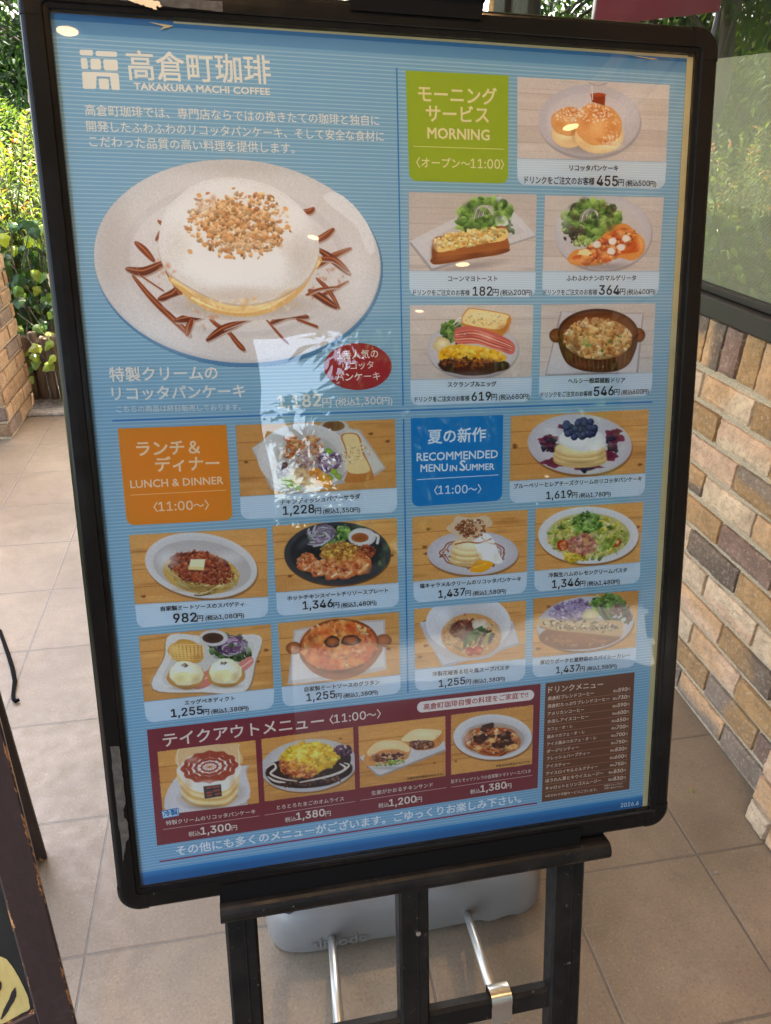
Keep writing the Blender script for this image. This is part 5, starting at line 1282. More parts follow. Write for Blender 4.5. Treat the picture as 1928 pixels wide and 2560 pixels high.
for k, (y, rx) in enumerate(((915, 112), (895, 110), (876, 106))): d.ell(870, y, rx, 34, (230, 200, 146), (196, 156, 98)); d.ell(870, y - 9, rx - 2, 30, (238, 214, 168), (222, 190, 136))
d.ell(880, 832, 96, 46, (242, 236, 226), (214, 204, 194), off=(-20, -14), rough=.1); d.ell(935, 850, 40, 26, (236, 228, 218), (220, 208, 196), rough=.2)
d.softs([(840, 815, 60, 26, (252, 248, 240), .7), (940, 850, 60, 24, (196, 184, 172), .5), (870, 930, 130, 18, (150, 110, 64), .5), (780, 900, 24, 50, (206, 166, 110), .4), (960, 900, 26, 50, (186, 144, 92), .5)])
for k in range(46):
    t_ = d.r.random() * 6.283; q = math.sqrt(d.r.random()); x, y = 870 + 68 * q * math.cos(t_), 786 + 38 * q * math.sin(t_)
    d.ell(x, y, 15, 14, (74, 80, 112), (34, 34, 58), off=(-4, -5), n=14)

d = dish('salted caramel pancakes with a fan-shaped cracker on top', R6, ZS, [(170, 153), (655, 122), (650, 383), (175, 425)], [(645, 470), (178, 512)], 'o', 12)
price(d, '塩キャラメルクリームのリコッタパンケーキ', (202, 451), (623, 420), '1,437', (280, 497), (390, 485), '円', (392, 483), (414, 481), '(税込1,580円)', (422, 485), (560, 475))
d.ell(425, 312, 190, 94, (142, 96, 54)); d.ell(423, 304, 190, 92, (206, 194, 190), (184, 172, 170)); d.ell(423, 302, 148, 66, (196, 184, 180))
pts = [(423 + 132 * math.cos(a * .35) * (1 + .05 * math.sin(a * 3)), 304 + 60 * math.sin(a * .35)) for a in range(19)]; d.line(pts, 5, (128, 62, 34)); d.line([(x * .9 + 42, y * .9 + 31) for x, y in pts], 4, (150, 82, 46)); d.scat(423, 318, 140, 50, 26, 7, [(124, 60, 32), (150, 84, 48)])
for y, rx in ((338, 78), (318, 76), (298, 72)): d.ell(405, y, rx, 24, (226, 198, 146), (190, 152, 96)); d.ell(405, y - 8, rx - 2, 22, (236, 214, 170), (222, 192, 140))
d.ell(410, 268, 70, 30, (232, 214, 180), (212, 180, 130)); d.poly([(430, 235), (480, 222), (510, 250), (530, 300), (545, 345), (470, 340), (440, 290)], (232, 222, 208)); d.line([(350, 268), (400, 258), (450, 262), (500, 245)], 6, (158, 88, 46)); d.line([(460, 240), (490, 262), (530, 268)], 4, (176, 112, 66))
d.poly([(313, 202), (340, 175), (358, 150), (420, 158), (482, 150), (506, 186), (470, 205), (440, 246), (380, 256), (350, 228)], (206, 176, 142)); d.scat(415, 200, 62, 42, 90, 7, [(150, 86, 48), (120, 60, 34), (176, 112, 66), (222, 200, 168)]); d.scat(400, 205, 40, 24, 40, 8, [(120, 62, 36), (146, 82, 46)])
d.poly([(412, 372), (440, 336), (490, 338), (510, 352), (470, 382), (425, 384)], (224, 150, 34)); d.line([(430, 365), (480, 348)], 4, (240, 184, 70), sm=False)

d.softs([(480, 270, 40, 40, (244, 236, 226), .7), (520, 320, 26, 40, (204, 186, 166), .5), (400, 350, 90, 14, (160, 116, 70), .5), (345, 320, 20, 40, (200, 160, 108), .5), (450, 325, 24, 40, (190, 150, 98), .5), (430, 200, 60, 36, (166, 104, 62), .35)])
d = dish('lemon cream pasta with raw ham and greens in a round bowl', R6, ZS, [(684, 118), (1137, 90), (1120, 343), (680, 380)], [(1118, 428), (680, 466)], 'o', 13)
price(d, '冷製生ハムのレモンクリームパスタ', (737, 406), (1063, 383), '1,346', (752, 457), (866, 446), '円', (868, 444), (890, 442), '(税込1,480円)', (898, 445), (1034, 435))
d.ell(907, 238, 210, 120, (140, 94, 52)); d.ell(905, 230, 209, 119, (196, 184, 178), (212, 202, 196)); d.ell(905, 232, 172, 94, (196, 178, 108), (186, 168, 110))
d.strands(905, 230, 160, 86, 120, 60, 5, [(224, 208, 140), (206, 188, 104), (188, 170, 76), (230, 220, 170)]); d.scat(905, 238, 166, 92, 130, 11, [(116, 132, 44), (156, 158, 54), (86, 104, 36), (200, 180, 60), (214, 192, 84)]); d.scat(850, 322, 50, 16, 30, 12, [(208, 170, 40), (224, 190, 70)])
d.leafy(895, 178, 62, 44, 90, 11); d.poly([(818, 290), (835, 245), (880, 224), (930, 248), (938, 290), (900, 310), (840, 305)], (182, 108, 94)); d.scat(878, 268, 56, 38, 70, 11, [(200, 130, 112), (160, 80, 70), (218, 158, 138), (184, 106, 92)])
d.ell(798, 272, 24, 24, (190, 74, 42), (150, 40, 24)); d.scat(798, 272, 16, 16, 12, 5, [(222, 130, 80)]); d.ell(1014, 258, 28, 22, (196, 80, 46), (156, 44, 26)); d.scat(1014, 258, 18, 12, 12, 5, [(224, 136, 84)])
for k in range(5): d.line([(950 + k * 13, 300 - k * 5), (975 + k * 13, 250 - k * 4)], 8, (96, 122, 44) if k % 2 else (130, 152, 64), sm=False)

d.blotch(905, 240, 160, 84, 110, 18, [(226, 206, 130), (110, 124, 44), (200, 176, 74), (236, 220, 160), (90, 104, 36)], .45); d.blotch(878, 268, 54, 36, 30, 14, [(226, 166, 144), (140, 66, 58)], .5)
d = dish('spicy soup pasta with okra and tomato in a deep white bowl', R6, ZS, [(178, 536), (648, 500), (643, 745), (183, 790)], [(640, 832), (183, 880)], 'o', 14)
price(d, '冷製花椒香る坦々風スープパスタ', (254, 817), (572, 789), '1,255', (282, 868), (390, 854), '円', (393, 852), (414, 850), '(税込1,380円)', (422, 852), (556, 838))
d.poly([(200, 600), (260, 585), (590, 590), (622, 685), (480, 730), (298, 782)], (168, 158, 154), False); d.poly([(202, 594), (262, 580), (588, 586), (614, 676), (480, 720), (300, 770)], (192, 182, 178), False)
d.poly([(228, 590), (240, 680), (310, 740), (400, 752), (500, 735), (570, 670), (582, 590), (405, 510)], (186, 174, 168)); d.ell(405, 598, 177, 122, (186, 174, 166), (212, 202, 196)); d.ell(418, 648, 126, 92, (206, 158, 104), (190, 138, 84))
d.strands(418, 650, 112, 80, 90, 60, 4, [(226, 186, 136), (200, 148, 92), (236, 206, 160)]); d.scat(420, 640, 118, 84, 60, 6, [(204, 120, 60), (226, 176, 120), (186, 96, 48)])
d.ell(382, 625, 50, 42, (92, 42, 26), rough=.25); d.scat(382, 625, 52, 44, 90, 7, [(112, 54, 32), (76, 32, 22), (136, 72, 42)]); d.strands(425, 598, 34, 14, 16, 40, 3, [(120, 30, 22)]); d.ell(455, 604, 34, 26, (216, 200, 178), (196, 176, 150))
for k in range(3): d.line([(386 + k * 24, 700 - k * 10), (410 + k * 20, 650 - k * 8), (462 + k * 10, 612 + k * 8)], 20, [(58, 84, 34), (74, 100, 42), (46, 70, 30)][k], True)
for k in range(3): d.line([(448 + k * 22, 690 - k * 4), (470 + k * 16, 650), (500 + k * 6, 628 + k * 8)], 18, [(40, 26, 34), (150, 140, 76), (36, 24, 30)][k], True)
d.ell(412, 714, 18, 18, (190, 40, 26), (140, 22, 18)); d.ell(446, 710, 20, 19, (196, 46, 28), (146, 24, 18))

d.softs([(300, 570, 50, 60, (222, 214, 208), .6), (540, 640, 26, 70, (186, 172, 164), .5), (418, 720, 120, 16, (176, 120, 70), .4)]); d.blotch(420, 650, 110, 76, 40, 20, [(226, 186, 136), (190, 110, 60)], .4)
d = dish('spicy curry with thick pork and purple rice on an oval plate', R6, ZS, [(676, 492), (1117, 458), (1103, 697), (672, 742)], [(1100, 778), (672, 824)], 'o', 15)
price(d, '厚切りポークと夏野菜のスパイシーカレー', (702, 769), (1076, 737), '1,437', (768, 811), (867, 800), '円', (868, 797), (888, 795), '(税込1,580円)', (896, 797), (1021, 785))
d.ell(894, 606, 204, 114, (140, 94, 50), rot=-6); d.ell(892, 598, 203, 113, (206, 194, 188), (188, 176, 170), rot=-6); d.ell(872, 648, 172, 58, (146, 84, 36), (120, 62, 26), rot=-3); d.scat(870, 665, 150, 30, 50, 8, [(170, 104, 50), (126, 66, 30)])
d.ell(838, 548, 88, 42, (150, 126, 150), rough=.2); d.scat(838, 545, 92, 46, 200, 8, [(176, 152, 172), (140, 112, 142), (196, 176, 186), (116, 88, 120)], -10, 1.5)
d.leafy(990, 520, 72, 42, 80, 12, 10); d.scat(1035, 560, 50, 40, 60, 12, [(46, 38, 36), (70, 84, 36), (110, 40, 44), (36, 28, 28)]); d.ell(912, 566, 34, 28, (216, 196, 150), (190, 164, 112), rot=-20)
for k in range(3): d.line([(935 + k * 18, 520), (960 + k * 14, 560), (985 + k * 12, 590)], 14, [(58, 88, 34), (40, 30, 30), (76, 104, 42)][k], True)
d.poly([(690, 590), (720, 578), (860, 590), (1030, 585), (1048, 620), (1030, 655), (900, 640), (760, 628), (700, 612)], (196, 158, 110)); d.scat(870, 608, 160, 20, 190, 7, [(220, 188, 140), (172, 130, 82), (206, 166, 116), (110, 84, 52), (86, 66, 44)], 3, 1.4); d.line([(705, 612), (780, 630), (900, 642), (1030, 654)], 6, (150, 92, 48))

d.softs([(860, 655, 140, 26, (160, 96, 44), .6), (800, 672, 70, 12, (186, 120, 66), .5), (960, 672, 60, 12, (176, 110, 58), .5), (870, 600, 140, 12, (224, 196, 150), .5, 2), (838, 525, 60, 18, (196, 176, 190), .5), (870, 580, 150, 10, (110, 80, 60), .4)])
# --- the large dish
F = MB(); d = Ink(F, R1, ZS, 0.0003); d.clip = [(370, 640), (1610, 640), (1610, 1550), (370, 1550)]; d.cv = Canvas(d.clip, ZS, 1.5, 99); d.hc = 0.0003; CANV.append(d)
d.ell(994, 1100, 604, 430, (84, 118, 142), rot=5, n=72); d.ell(988, 1088, 599, 422, (206, 194, 184), (196, 182, 172), rot=5, n=72); d.ell(986, 1080, 596, 416, (210, 198, 188), (204, 191, 180), rot=5, n=72); d.ell(980, 1085, 470, 318, (214, 203, 194), (200, 187, 177), rot=5, n=60); d.ell(980, 1090, 440, 290, (206, 193, 182), (210, 198, 188), rot=5, n=60)
SB, SB2 = (118, 54, 28), (96, 42, 24)
for pts, w in (([(565, 1010), (600, 1040), (640, 1085)], 34), ([(530, 1120), (600, 1130), (690, 1090)], 44), ([(555, 1150), (640, 1250), (770, 1375), (790, 1400)], 30), ([(575, 1140), (680, 1210)], 8), ([(665, 1245), (720, 1225), (740, 1200)], 46), ([(745, 1200), (760, 1260), (775, 1330)], 26),
               ([(735, 1335), (800, 1320), (865, 1305)], 44), ([(690, 1130), (740, 1210), (800, 1270)], 9), ([(860, 1310), (900, 1350), (960, 1390), (1015, 1455)], 20), ([(780, 1395), (785, 1365), (800, 1330)], 34), ([(865, 1415), (930, 1370), (1000, 1345)], 40), ([(960, 1395), (1000, 1440), (1018, 1458)], 26), ([(930, 1370), (1040, 1330), (1130, 1300)], 9),
               ([(1130, 1345), (1200, 1310), (1280, 1320)], 40), ([(1180, 1300), (1260, 1270), (1340, 1230), (1450, 1172)], 22), ([(1290, 1210), (1340, 1240), (1400, 1280)], 40), ([(1320, 1160), (1370, 1210), (1412, 1282)], 22), ([(1240, 1260), (1310, 1210), (1400, 1195)], 12), ([(1320, 1110), (1380, 1070), (1460, 1035)], 30), ([(1330, 1040), (1400, 1090), (1455, 1140)], 40), ([(1310, 1080), (1390, 1080), (1450, 1130)], 26),
               ([(1260, 880), (1290, 880), (1306, 868)], 30), ([(1300, 1010), (1350, 985), (1388, 955)], 34), ([(660, 920), (680, 940), (676, 985)], 22), ([(650, 1000), (668, 970), (690, 950)], 20), ([(1240, 1330), (1320, 1360)], 16), ([(1100, 1320), (1170, 1400), (1200, 1430)], 12)):
    d.line([(x + 4, y + 6) for x, y in pts], w * .9, (176, 150, 132), True); d.line(pts, w * .82, SB2 if w > 38 else SB, True); d.line([(x - 3, y - 4) for x, y in pts], w * .16, (176, 104, 64), True)
d.ell(1010, 1270, 330, 66, (176, 160, 148), (204, 190, 178))
d.poly([(738, 1130), (1300, 1060), (1298, 1150), (1240, 1230), (1150, 1290), (1060, 1316), (950, 1314), (840, 1280), (760, 1220)], (206, 164, 104)); d.poly([(745, 1150), (1296, 1080), (1290, 1140), (1220, 1220), (1120, 1275), (1040, 1296), (950, 1290), (850, 1255), (770, 1200)], (228, 196, 140)); d.line([(800, 1240), (900, 1285), (1010, 1300), (1120, 1278), (1230, 1210)], 9, (236, 210, 160))
top = [(662, 1010), (690, 900), (745, 840), (820, 785), (920, 758), (1030, 762), (1140, 792), (1240, 855), (1305, 930), (1328, 1010), (1322, 1080), (1280, 1160), (1200, 1220), (1110, 1255), (1000, 1268), (900, 1248), (800, 1200), (710, 1140), (672, 1080)]
sh = [(x + (x - 995) * .004, y + 8) for x, y in top]; d.poly(sh, (190, 168, 148)); d.poly(top, (214, 202, 190))
for f, c in ((.97, (218, 207, 196)), (.92, (222, 211, 201)), (.84, (225, 215, 205)), (.72, (228, 218, 208)), (.55, (230, 221, 212))): d.poly([(985 + (x - 995) * f, 985 + (y - 1010) * f) for x, y in top], c)
NUT = [(196, 138, 84), (216, 164, 112), (230, 188, 138), (178, 116, 66), (224, 176, 122), (208, 150, 94)]
d.scat(1010, 950, 170, 92, 430, 11.5, NUT, 16, 1.5); d.scat(900, 900, 110, 70, 110, 11, NUT, 0, 1.5); d.scat(1040, 860, 130, 60, 110, 11, NUT, 0, 1.5); d.scat(990, 930, 225, 150, 150, 11, NUT, 10, 1.5); d.scat(960, 1030, 90, 40, 40, 13, NUT, 0, 1.5)
for x, y in ((792, 1048), (852, 1020), (830, 815), (1190, 870), (1200, 945)): d.ell(x, y, 12, 9, (206, 146, 86), rot=40, n=10)
d.poly([(1350, 830), (1400, 800), (1480, 860), (1540, 950), (1560, 1040), (1530, 1050), (1480, 940)], (220, 208, 198))
d.softs([(985, 1000, 300, 90, (168, 146, 128), .0)])
d.softs([(470, 1020, 130, 330, (176, 158, 144), .5), (1000, 690, 420, 70, (182, 165, 151), .45), (1480, 1150, 120, 260, (222, 212, 204), .5), (700, 1390, 240, 90, (222, 212, 203), .5, 25)])
d.softs([(1240, 1060, 110, 150, (186, 168, 152), .55, 15), (1000, 1225, 260, 56, (190, 170, 152), .6), (740, 1020, 90, 130, (200, 184, 168), .5), (900, 1120, 170, 60, (240, 233, 226), .6), (820, 860, 110, 60, (238, 230, 222), .5), (1120, 1100, 130, 70, (236, 228, 220), .5), (1220, 900, 70, 60, (240, 232, 224), .5)])
d.softs([(1000, 1295, 220, 20, (206, 162, 100), .5), (840, 1240, 60, 20, (190, 144, 86), .5, 30), (1200, 1220, 70, 20, (186, 140, 84), .5, -25)]); d.blotch(1000, 1270, 240, 30, 60, 16, [(240, 216, 168), (206, 164, 106)], .4)
d.softs([(1000, 1020, 210, 40, (196, 172, 146), .4)]); d.blotch(1000, 930, 200, 120, 60, 20, [(170, 106, 56), (236, 196, 146)], .35, 14)
d.blotch(640, 1140, 90, 60, 12, 14, [(196, 130, 90)], .5); d.blotch(840, 1320, 80, 50, 10, 14, [(190, 124, 84)], .5); d.blotch(1360, 1190, 80, 80, 14, 14, [(170, 104, 68)], .5)
PANELS.append(('feature_dish', F, 'cream pancake with chopped nuts and brown sauce on a large white plate'))
d = Ink(F, R3, ZS, 0.0012); CRM = (226, 208, 188)
d.text('特製クリームの', 460, 590, 908, 581, CRM, 0.022); d.text('リコッタパンケーキ', 470, 669, 1022, 656, CRM, 0.022); d.text('こちらの商品は終日販売しております。', 488, 718, 1003, 709, CRM, 0.004)
d.text('1,182', 1158, 712, 1338, 702, CRM, 0.022); d.text('円', 1343, 698, 1380, 697, CRM, 0.01); d.text('(税込1,300円)', 1398, 697, 1634, 690, CRM, 0.012)
BD = MB(); d = Ink(BD, R3, ZS, 0.0009); d.ell(1490, 527, 141, 98, (150, 36, 40), n=60)
d.text('1番人気の', 1406, 499, 1575, 491, CRM, 0.006); d.text('リコッタ', 1428, 543, 1556, 535, CRM, 0.006); d.text('パンケーキ', 1400, 588, 1583, 582, CRM, 0.006); PANELS.append(('round_badge', BD, 'dark red oval badge in white Japanese lettering'))

# --- heading, rules and section panels
L = MB(); d = Ink(L, (0, 0), 400 / 1666.0, 0.0003); WHT = (230, 208, 184)
for q in ([(830, 518), (968, 522), (970, 582), (833, 576)], [(998, 530), (1220, 540), (1221, 594), (1000, 586)], [(840, 604), (908, 606), (921, 720), (851, 718)], [(940, 612), (1048, 614), (1056, 727), (948, 724)], [(1074, 618), (1226, 624), (1231, 738), (1086, 734)], [(1026, 818), (1132, 822), (1140, 936), (1038, 930)]):
    d.put(round_bottom(q, .14, .2, True), WHT)
for q in ([(854, 748), (1010, 752), (1003, 928), (866, 926)], [(1140, 758), (1236, 764), (1250, 940), (1166, 938)]): d.put(round_bottom(q, .12, .12, True), WHT)
d.put([(1000, 752), (1150, 758), (1150, 802), (1000, 794)], WHT)
d = Ink(L, R1, ZS); d.text('高倉町珈琲', 537, 334, 1130, 352, WHT, 0.014); d.text('TAKAKURA MACHI COFFEE', 560, 374, 1125, 396, WHT, 0.03, 0.82)
PANELS.append(('logo', L, None))
L = MB(); d = Ink(L, R1, ZS)
d.text('高倉町珈琲では、専門店ならではの挽きたての珈琲と独自に', 357, 482, 1580, 525, WHT, 0.006); d.text('開発したふわふわのリコッタパンケーキ、そして安全な食材に', 363, 548, 1600, 590, WHT, 0.006); d.text('こだわった品質の高い料理を提供します。', 375, 612, 1228, 641, WHT, 0.006)
PANELS.append(('slogan', L, None))

RU = Ink(PAPER, (0, 0), 1.0, 0.00012); RC = (46, 112, 160)
for a, c, w in (((992, 170), (1008, 1014), 3.6), ((1009, 1047), (1020, 1731), 3.6), ((281, 1052), (1631, 1005), 4.2)): RU.line([a, c], w, RC, sm=False)

L = MB(); d = Ink(L, (1000, 160), 300 / 1666.0); G = (140, 136, 30); GW = (222, 196, 146)
q = [(78, 90), (1508, 160), (1500, 1662), (130, 1622)]; d.put(round_bottom(q, .075, .072), (146, 158, 26))
d.text('モーニング', 255, 525, 1340, 568, GW, 0.022); d.text('サービス', 365, 795, 1230, 818, GW, 0.022); d.text('MORNING', 385, 1032, 1240, 1062, GW, 0.026); d.line([(185, 1143), (1448, 1185)], 11, (206, 190, 110), sm=False); d.text('〈オープン〜11:00〉', 228, 1438, 1445, 1468, GW, 0.012)
PANELS.append(('section_heading', L, 'olive green heading for the morning menu'))
L = MB(); d = Ink(L, (320, 1040), 300 / 1666.0); OW = (232, 192, 144)
q = [(-142, 175), (1368, 122), (1455, 1445), (-12, 1520)]; d.put(round_bottom(q, .075, .075), (214, 122, 20))
d.text('ランチ＆', 128, 550, 1000, 522, OW, 0.024); d.text('ディナー', 390, 774, 1268, 752, OW, 0.024); d.text('LUNCH & DINNER', 40, 1002, 1325, 942, OW, 0.02); d.line([(33, 1098), (1365, 1028)], 10, (232, 170, 96), sm=False); d.text('〈11：00〜〉', 362, 1335, 1128, 1300, OW, 0.016)
PANELS.append(('section_heading', L, 'orange heading for lunch and dinner'))
L = MB(); d = Ink(L, R4, ZS); BW = (214, 216, 212)
q = [(165, 742), (550, 728), (545, 1085), (170, 1112)]; d.put(round_bottom(q, .085, .085), (16, 112, 162))
d.text('夏の新作', 237, 849, 477, 838, BW, 0.022); d.text('RECOMMENDED', 190, 921, 527, 907, BW, 0.022); d.text('MENU', 206, 966, 318, 962, BW, 0.022); d.text('IN', 328, 962, 357, 961, BW, 0.03); d.text('S', 369, 961, 392, 960, BW, 0.022); d.text('UMMER', 394, 960, 512, 956, BW, 0.026); d.line([(190, 998), (530, 978)], 3.2, (190, 206, 214), sm=False); d.text('〈11：00〜〉', 262, 1062, 458, 1055, BW, 0.012)
PANELS.append(('section_heading', L, 'blue heading for the summer menu'))

# --- takeout block
TR = (124, 44, 50); TW = (226, 200, 178)
L = MB(); d = Ink(L, (0, 0), 1.0, 0.0002)
d.put([(367.3, 1824.2), (1351.8, 1709), (1344, 1970), (393.1, 2113.9)], TR)
d1 = Ink(L, (360, 1740), 600 / 1666.0, 0.0003); d1.text('テイクアウトメニュー', 137, 352, 1250, 212, TW, 0.016, 1.0); d1.text('〈11：00〜〉', 1290, 196, 1645, 152, TW, 0.016)
d2 = Ink(L, (880, 1700), 600 / 1666.0, 0.0004); q = [(452, 152), (1264, 64), (1264, 136), (452, 228)]; d2.put(round_bottom(q, .045, .5, True), (226, 206, 190)); d2.text('高倉町珈琲自慢の料理をご家庭で!!', 497, 208, 1222, 120, (166, 52, 48), 0.018)
PANELS.append(('takeout_panel', L, 'dark red takeout block along the foot of the poster'))

def tk(label, org, ph, seed):
    return dish(label, org, 600 / 1666.0, ph, None, 'o', seed, 0.0005, False)
d = tk('boxed round cream cake with a brown web pattern', (360, 1740), [(92, 385), (777, 303), (803, 745), (130, 825)], 16)
d.poly([(245, 545), (700, 480), (715, 520), (718, 745), (690, 800), (150, 830), (165, 770)], (178, 160, 150)); d.poly([(255, 540), (690, 486), (704, 520), (700, 740), (170, 812)], (204, 190, 182))
d.ell(470, 690, 250, 100, (170, 152, 142), (196, 182, 172), rot=-8)
d.poly([(238, 370), (300, 350), (640, 330), (660, 370), (656, 480), (250, 490)], (214, 176, 128)); d.poly([(240, 500), (256, 630), (320, 725), (450, 768), (570, 748), (645, 670), (662, 560), (660, 470), (450, 420)], (222, 184, 124))
for k, c in enumerate(((232, 202, 152), (204, 160, 100), (230, 198, 146), (196, 150, 92))): d.line([(258 + k * 3, 600 + k * 34), (330, 672 + k * 26), (455, 700 + k * 22), (580, 672 + k * 26), (648, 590 + k * 34)], 15, c)
d.poly([(240, 490), (256, 570), (330, 650), (455, 672), (580, 648), (652, 560), (660, 470), (450, 400)], (228, 214, 196))
d.ell(452, 500, 206, 114, (232, 220, 206), (222, 206, 190), rot=-5); WB = (150, 66, 46)
for f in (.94, .74, .52, .30):
    pts = []
    for k in range(81):
        a = 2 * math.pi * k / 80; q = f * (1 - .10 * abs(math.sin(a * 6))); x = 200 * q * math.cos(a); y = 108 * q * math.sin(a); pts.append((456 + x, 492 + y - x * .08))
    d.line(pts, 26 * f + 4, WB, sm=False)
for k in range(12): a = math.pi * k / 6; d.line([(456, 492), (456 + 196 * math.cos(a), 492 + 106 * math.sin(a) - 16 * math.cos(a))], 3, (176, 106, 82), sm=False)
d.ell(456, 492, 12, 8, (190, 126, 60)); d.line([(238, 372), (230, 440), (250, 520)], 5, (232, 214, 190)); d.line([(655, 365), (662, 440), (656, 520)], 5, (232, 214, 190))
d.poly([(412, 628), (535, 612), (542, 695), (422, 714)], (62, 54, 52), False)
for a, c in (((436, 640), (466, 633)), ((482, 634), (520, 628)), ((440, 672), (470, 668)), ((486, 660), (522, 652)), ((444, 692), (468, 688)), ((500, 684), (526, 676))): d.line([a, c], 12, (150, 74, 64), sm=False)
d.softs([(300, 640, 50, 110, (196, 150, 94), .5), (620, 620, 44, 110, (190, 142, 88), .5), (450, 600, 120, 30, (240, 228, 212), .5), (450, 770, 190, 24, (130, 104, 82), .5), (330, 440, 70, 30, (246, 238, 228), .4)])
d.clip = None; d.put([(122, 795), (240, 773), (246, 830), (130, 850)], (28, 110, 156)); d.put([(128, 799), (236, 779), (241, 826), (135, 845)], (196, 208, 206)); d.text('冷製', 138, 836, 236, 820, (20, 102, 152), 0.03)
d.text('特製クリームのリコッタパンケーキ', 155, 895, 775, 812, TW, 0.008); d.line([(133, 925), (800, 830)], 3.5, (200, 150, 140), sm=False); d.text('税込', 312, 974, 395, 962, TW, 0.008); d.text('1,300', 398, 970, 605, 940, TW, 0.02); d.text('円', 610, 931, 648, 925, TW, 0.008)
d = tk('omelette rice with dark sauce on an oval plate', (360, 1740), [(813, 297), (1455, 213), (1470, 650), (838, 735)], 17)
d.ell(1150, 492, 340, 182, (140, 94, 52), rot=-6); d.ell(1145, 482, 336, 182, (204, 192, 184), (188, 176, 168), rot=-6)
d.ell(1140, 525, 306, 112, (54, 30, 22), (42, 22, 18), rot=-4, rough=.06); d.scat(1140, 590, 220, 36, 60, 14, [(86, 44, 28), (60, 30, 22)], -4); d.ell(1340, 450, 100, 70, (50, 28, 22), rough=.1)
for pts in ([(850, 500), (900, 470), (915, 500), (880, 540), (960, 575), (1060, 590)], [(1080, 600), (1180, 580), (1290, 555), (1380, 520), (1425, 480), (1390, 465)], [(860, 560), (910, 590), (980, 600)], [(1360, 470), (1400, 500), (1350, 540)]): d.line(pts, 16, (214, 196, 178), True)
d.ell(1150, 432, 200, 108, (222, 172, 44), (200, 144, 30), rot=-6, rough=.1); d.scat(1150, 430, 195, 104, 220, 22, [(234, 190, 62), (216, 160, 36), (242, 206, 96), (224, 176, 50)], -6, 1.7)
d.ell(1065, 510, 130, 50, (186, 96, 40), rot=12, rough=.3); d.scat(1060, 505, 130, 54, 110, 18, [(204, 122, 56), (172, 78, 34), (222, 150, 84), (150, 60, 28)], 12, 1.6); d.scat(1385, 378, 60, 36, 60, 14, [(84, 40, 60), (58, 26, 42), (112, 60, 80)])
d.blotch(1150, 425, 180, 92, 80, 34, [(242, 204, 84), (206, 146, 28), (248, 220, 120)], .5, -6); d.softs([(1080, 390, 90, 40, (248, 222, 120), .6, -10), (1260, 480, 80, 40, (190, 130, 26), .5)]); d.blotch(1060, 508, 120, 44, 40, 22, [(230, 160, 96), (140, 54, 24)], .5, 12)
d.clip = None; d.text('とろとろたまごのオムライス', 923, 785, 1388, 722, TW, 0.008); d.line([(838, 825), (1465, 730)], 3.5, (200, 150, 140), sm=False); d.text('税込', 980, 874, 1058, 862, TW, 0.008); d.text('1,380', 1060, 868, 1255, 838, TW, 0.02); d.text('円', 1260, 833, 1297, 827, TW, 0.008)
d = tk('two halves of a chicken sandwich on a long white plate', (880, 1700), [(43, 320), (652, 247), (653, 668), (55, 752)], 18)
d.poly([(50, 545), (120, 500), (640, 430), (655, 490), (200, 672), (170, 664)], (160, 142, 130), False); d.poly([(54, 538), (124, 494), (640, 424), (652, 478), (200, 658), (172, 650)], (204, 192, 184), False)
d.poly([(340, 418), (430, 342), (560, 340), (630, 352), (628, 430), (560, 478), (440, 486), (395, 440)], (196, 130, 70)); d.poly([(342, 415), (432, 344), (560, 342), (624, 356), (560, 420), (400, 428)], (230, 198, 150)); d.poly([(400, 430), (470, 420), (560, 425), (560, 470), (440, 482)], (104, 52, 48)); d.scat(480, 450, 80, 26, 70, 11, [(150, 88, 54), (86, 36, 50), (190, 140, 90), (120, 66, 40)])
d.poly([(88, 588), (98, 500), (150, 440), (220, 415), (330, 418), (404, 462), (402, 510), (370, 555), (220, 592)], (204, 142, 82)); d.poly([(104, 500), (155, 444), (220, 420), (330, 422), (398, 464), (390, 500), (310, 480), (200, 490), (130, 530)], (230, 192, 142)); d.poly([(125, 560), (135, 530), (200, 498), (310, 492), (380, 515), (370, 545), (230, 585)], (196, 128, 78)); d.scat(250, 535, 115, 26, 110, 13, [(84, 36, 40), (190, 120, 76), (216, 160, 110), (120, 60, 40), (62, 30, 36)], -4); d.scat(270, 575, 100, 12, 50, 11, [(140, 158, 64), (206, 190, 140), (96, 120, 44)], -6)
d.softs([(250, 450, 110, 30, (240, 212, 168), .6), (140, 540, 40, 40, (190, 126, 68), .5), (500, 375, 110, 26, (240, 216, 176), .6), (600, 410, 30, 40, (176, 112, 60), .5), (250, 610, 170, 20, (150, 132, 120), .5)])
d.text('写真は店内商品のものです。', 382, 692, 635, 658, (70, 48, 30), 0.02)
d.clip = None; d.text('生姜がかおるチキンサンド', 135, 798, 560, 738, TW, 0.008); d.line([(60, 833), (655, 745)], 3.5, (200, 150, 140), sm=False); d.text('税込', 183, 887, 257, 875, TW, 0.008); d.text('1,200', 260, 884, 445, 855, TW, 0.02); d.text('円', 448, 847, 485, 841, TW, 0.008)
d = tk('tomato pasta with aubergine in a round white bowl', (880, 1700), [(686, 240), (1264, 170), (1253, 585), (687, 662)], 19)
d.ell(980, 408, 276, 158, (140, 94, 52)); d.ell(977, 396, 273, 157, (188, 176, 168), (212, 202, 194)); d.ell(977, 412, 220, 118, (178, 120, 70), (176, 160, 150))
d.ell(975, 425, 200, 100, (170, 84, 38), rough=.12); d.strands(975, 428, 185, 92, 190, 80, 7, [(204, 116, 58), (176, 80, 36), (222, 150, 86), (150, 62, 28)]); d.scat(975, 420, 180, 88, 90, 16, [(190, 84, 36), (222, 160, 96), (160, 58, 26), (230, 190, 130)])
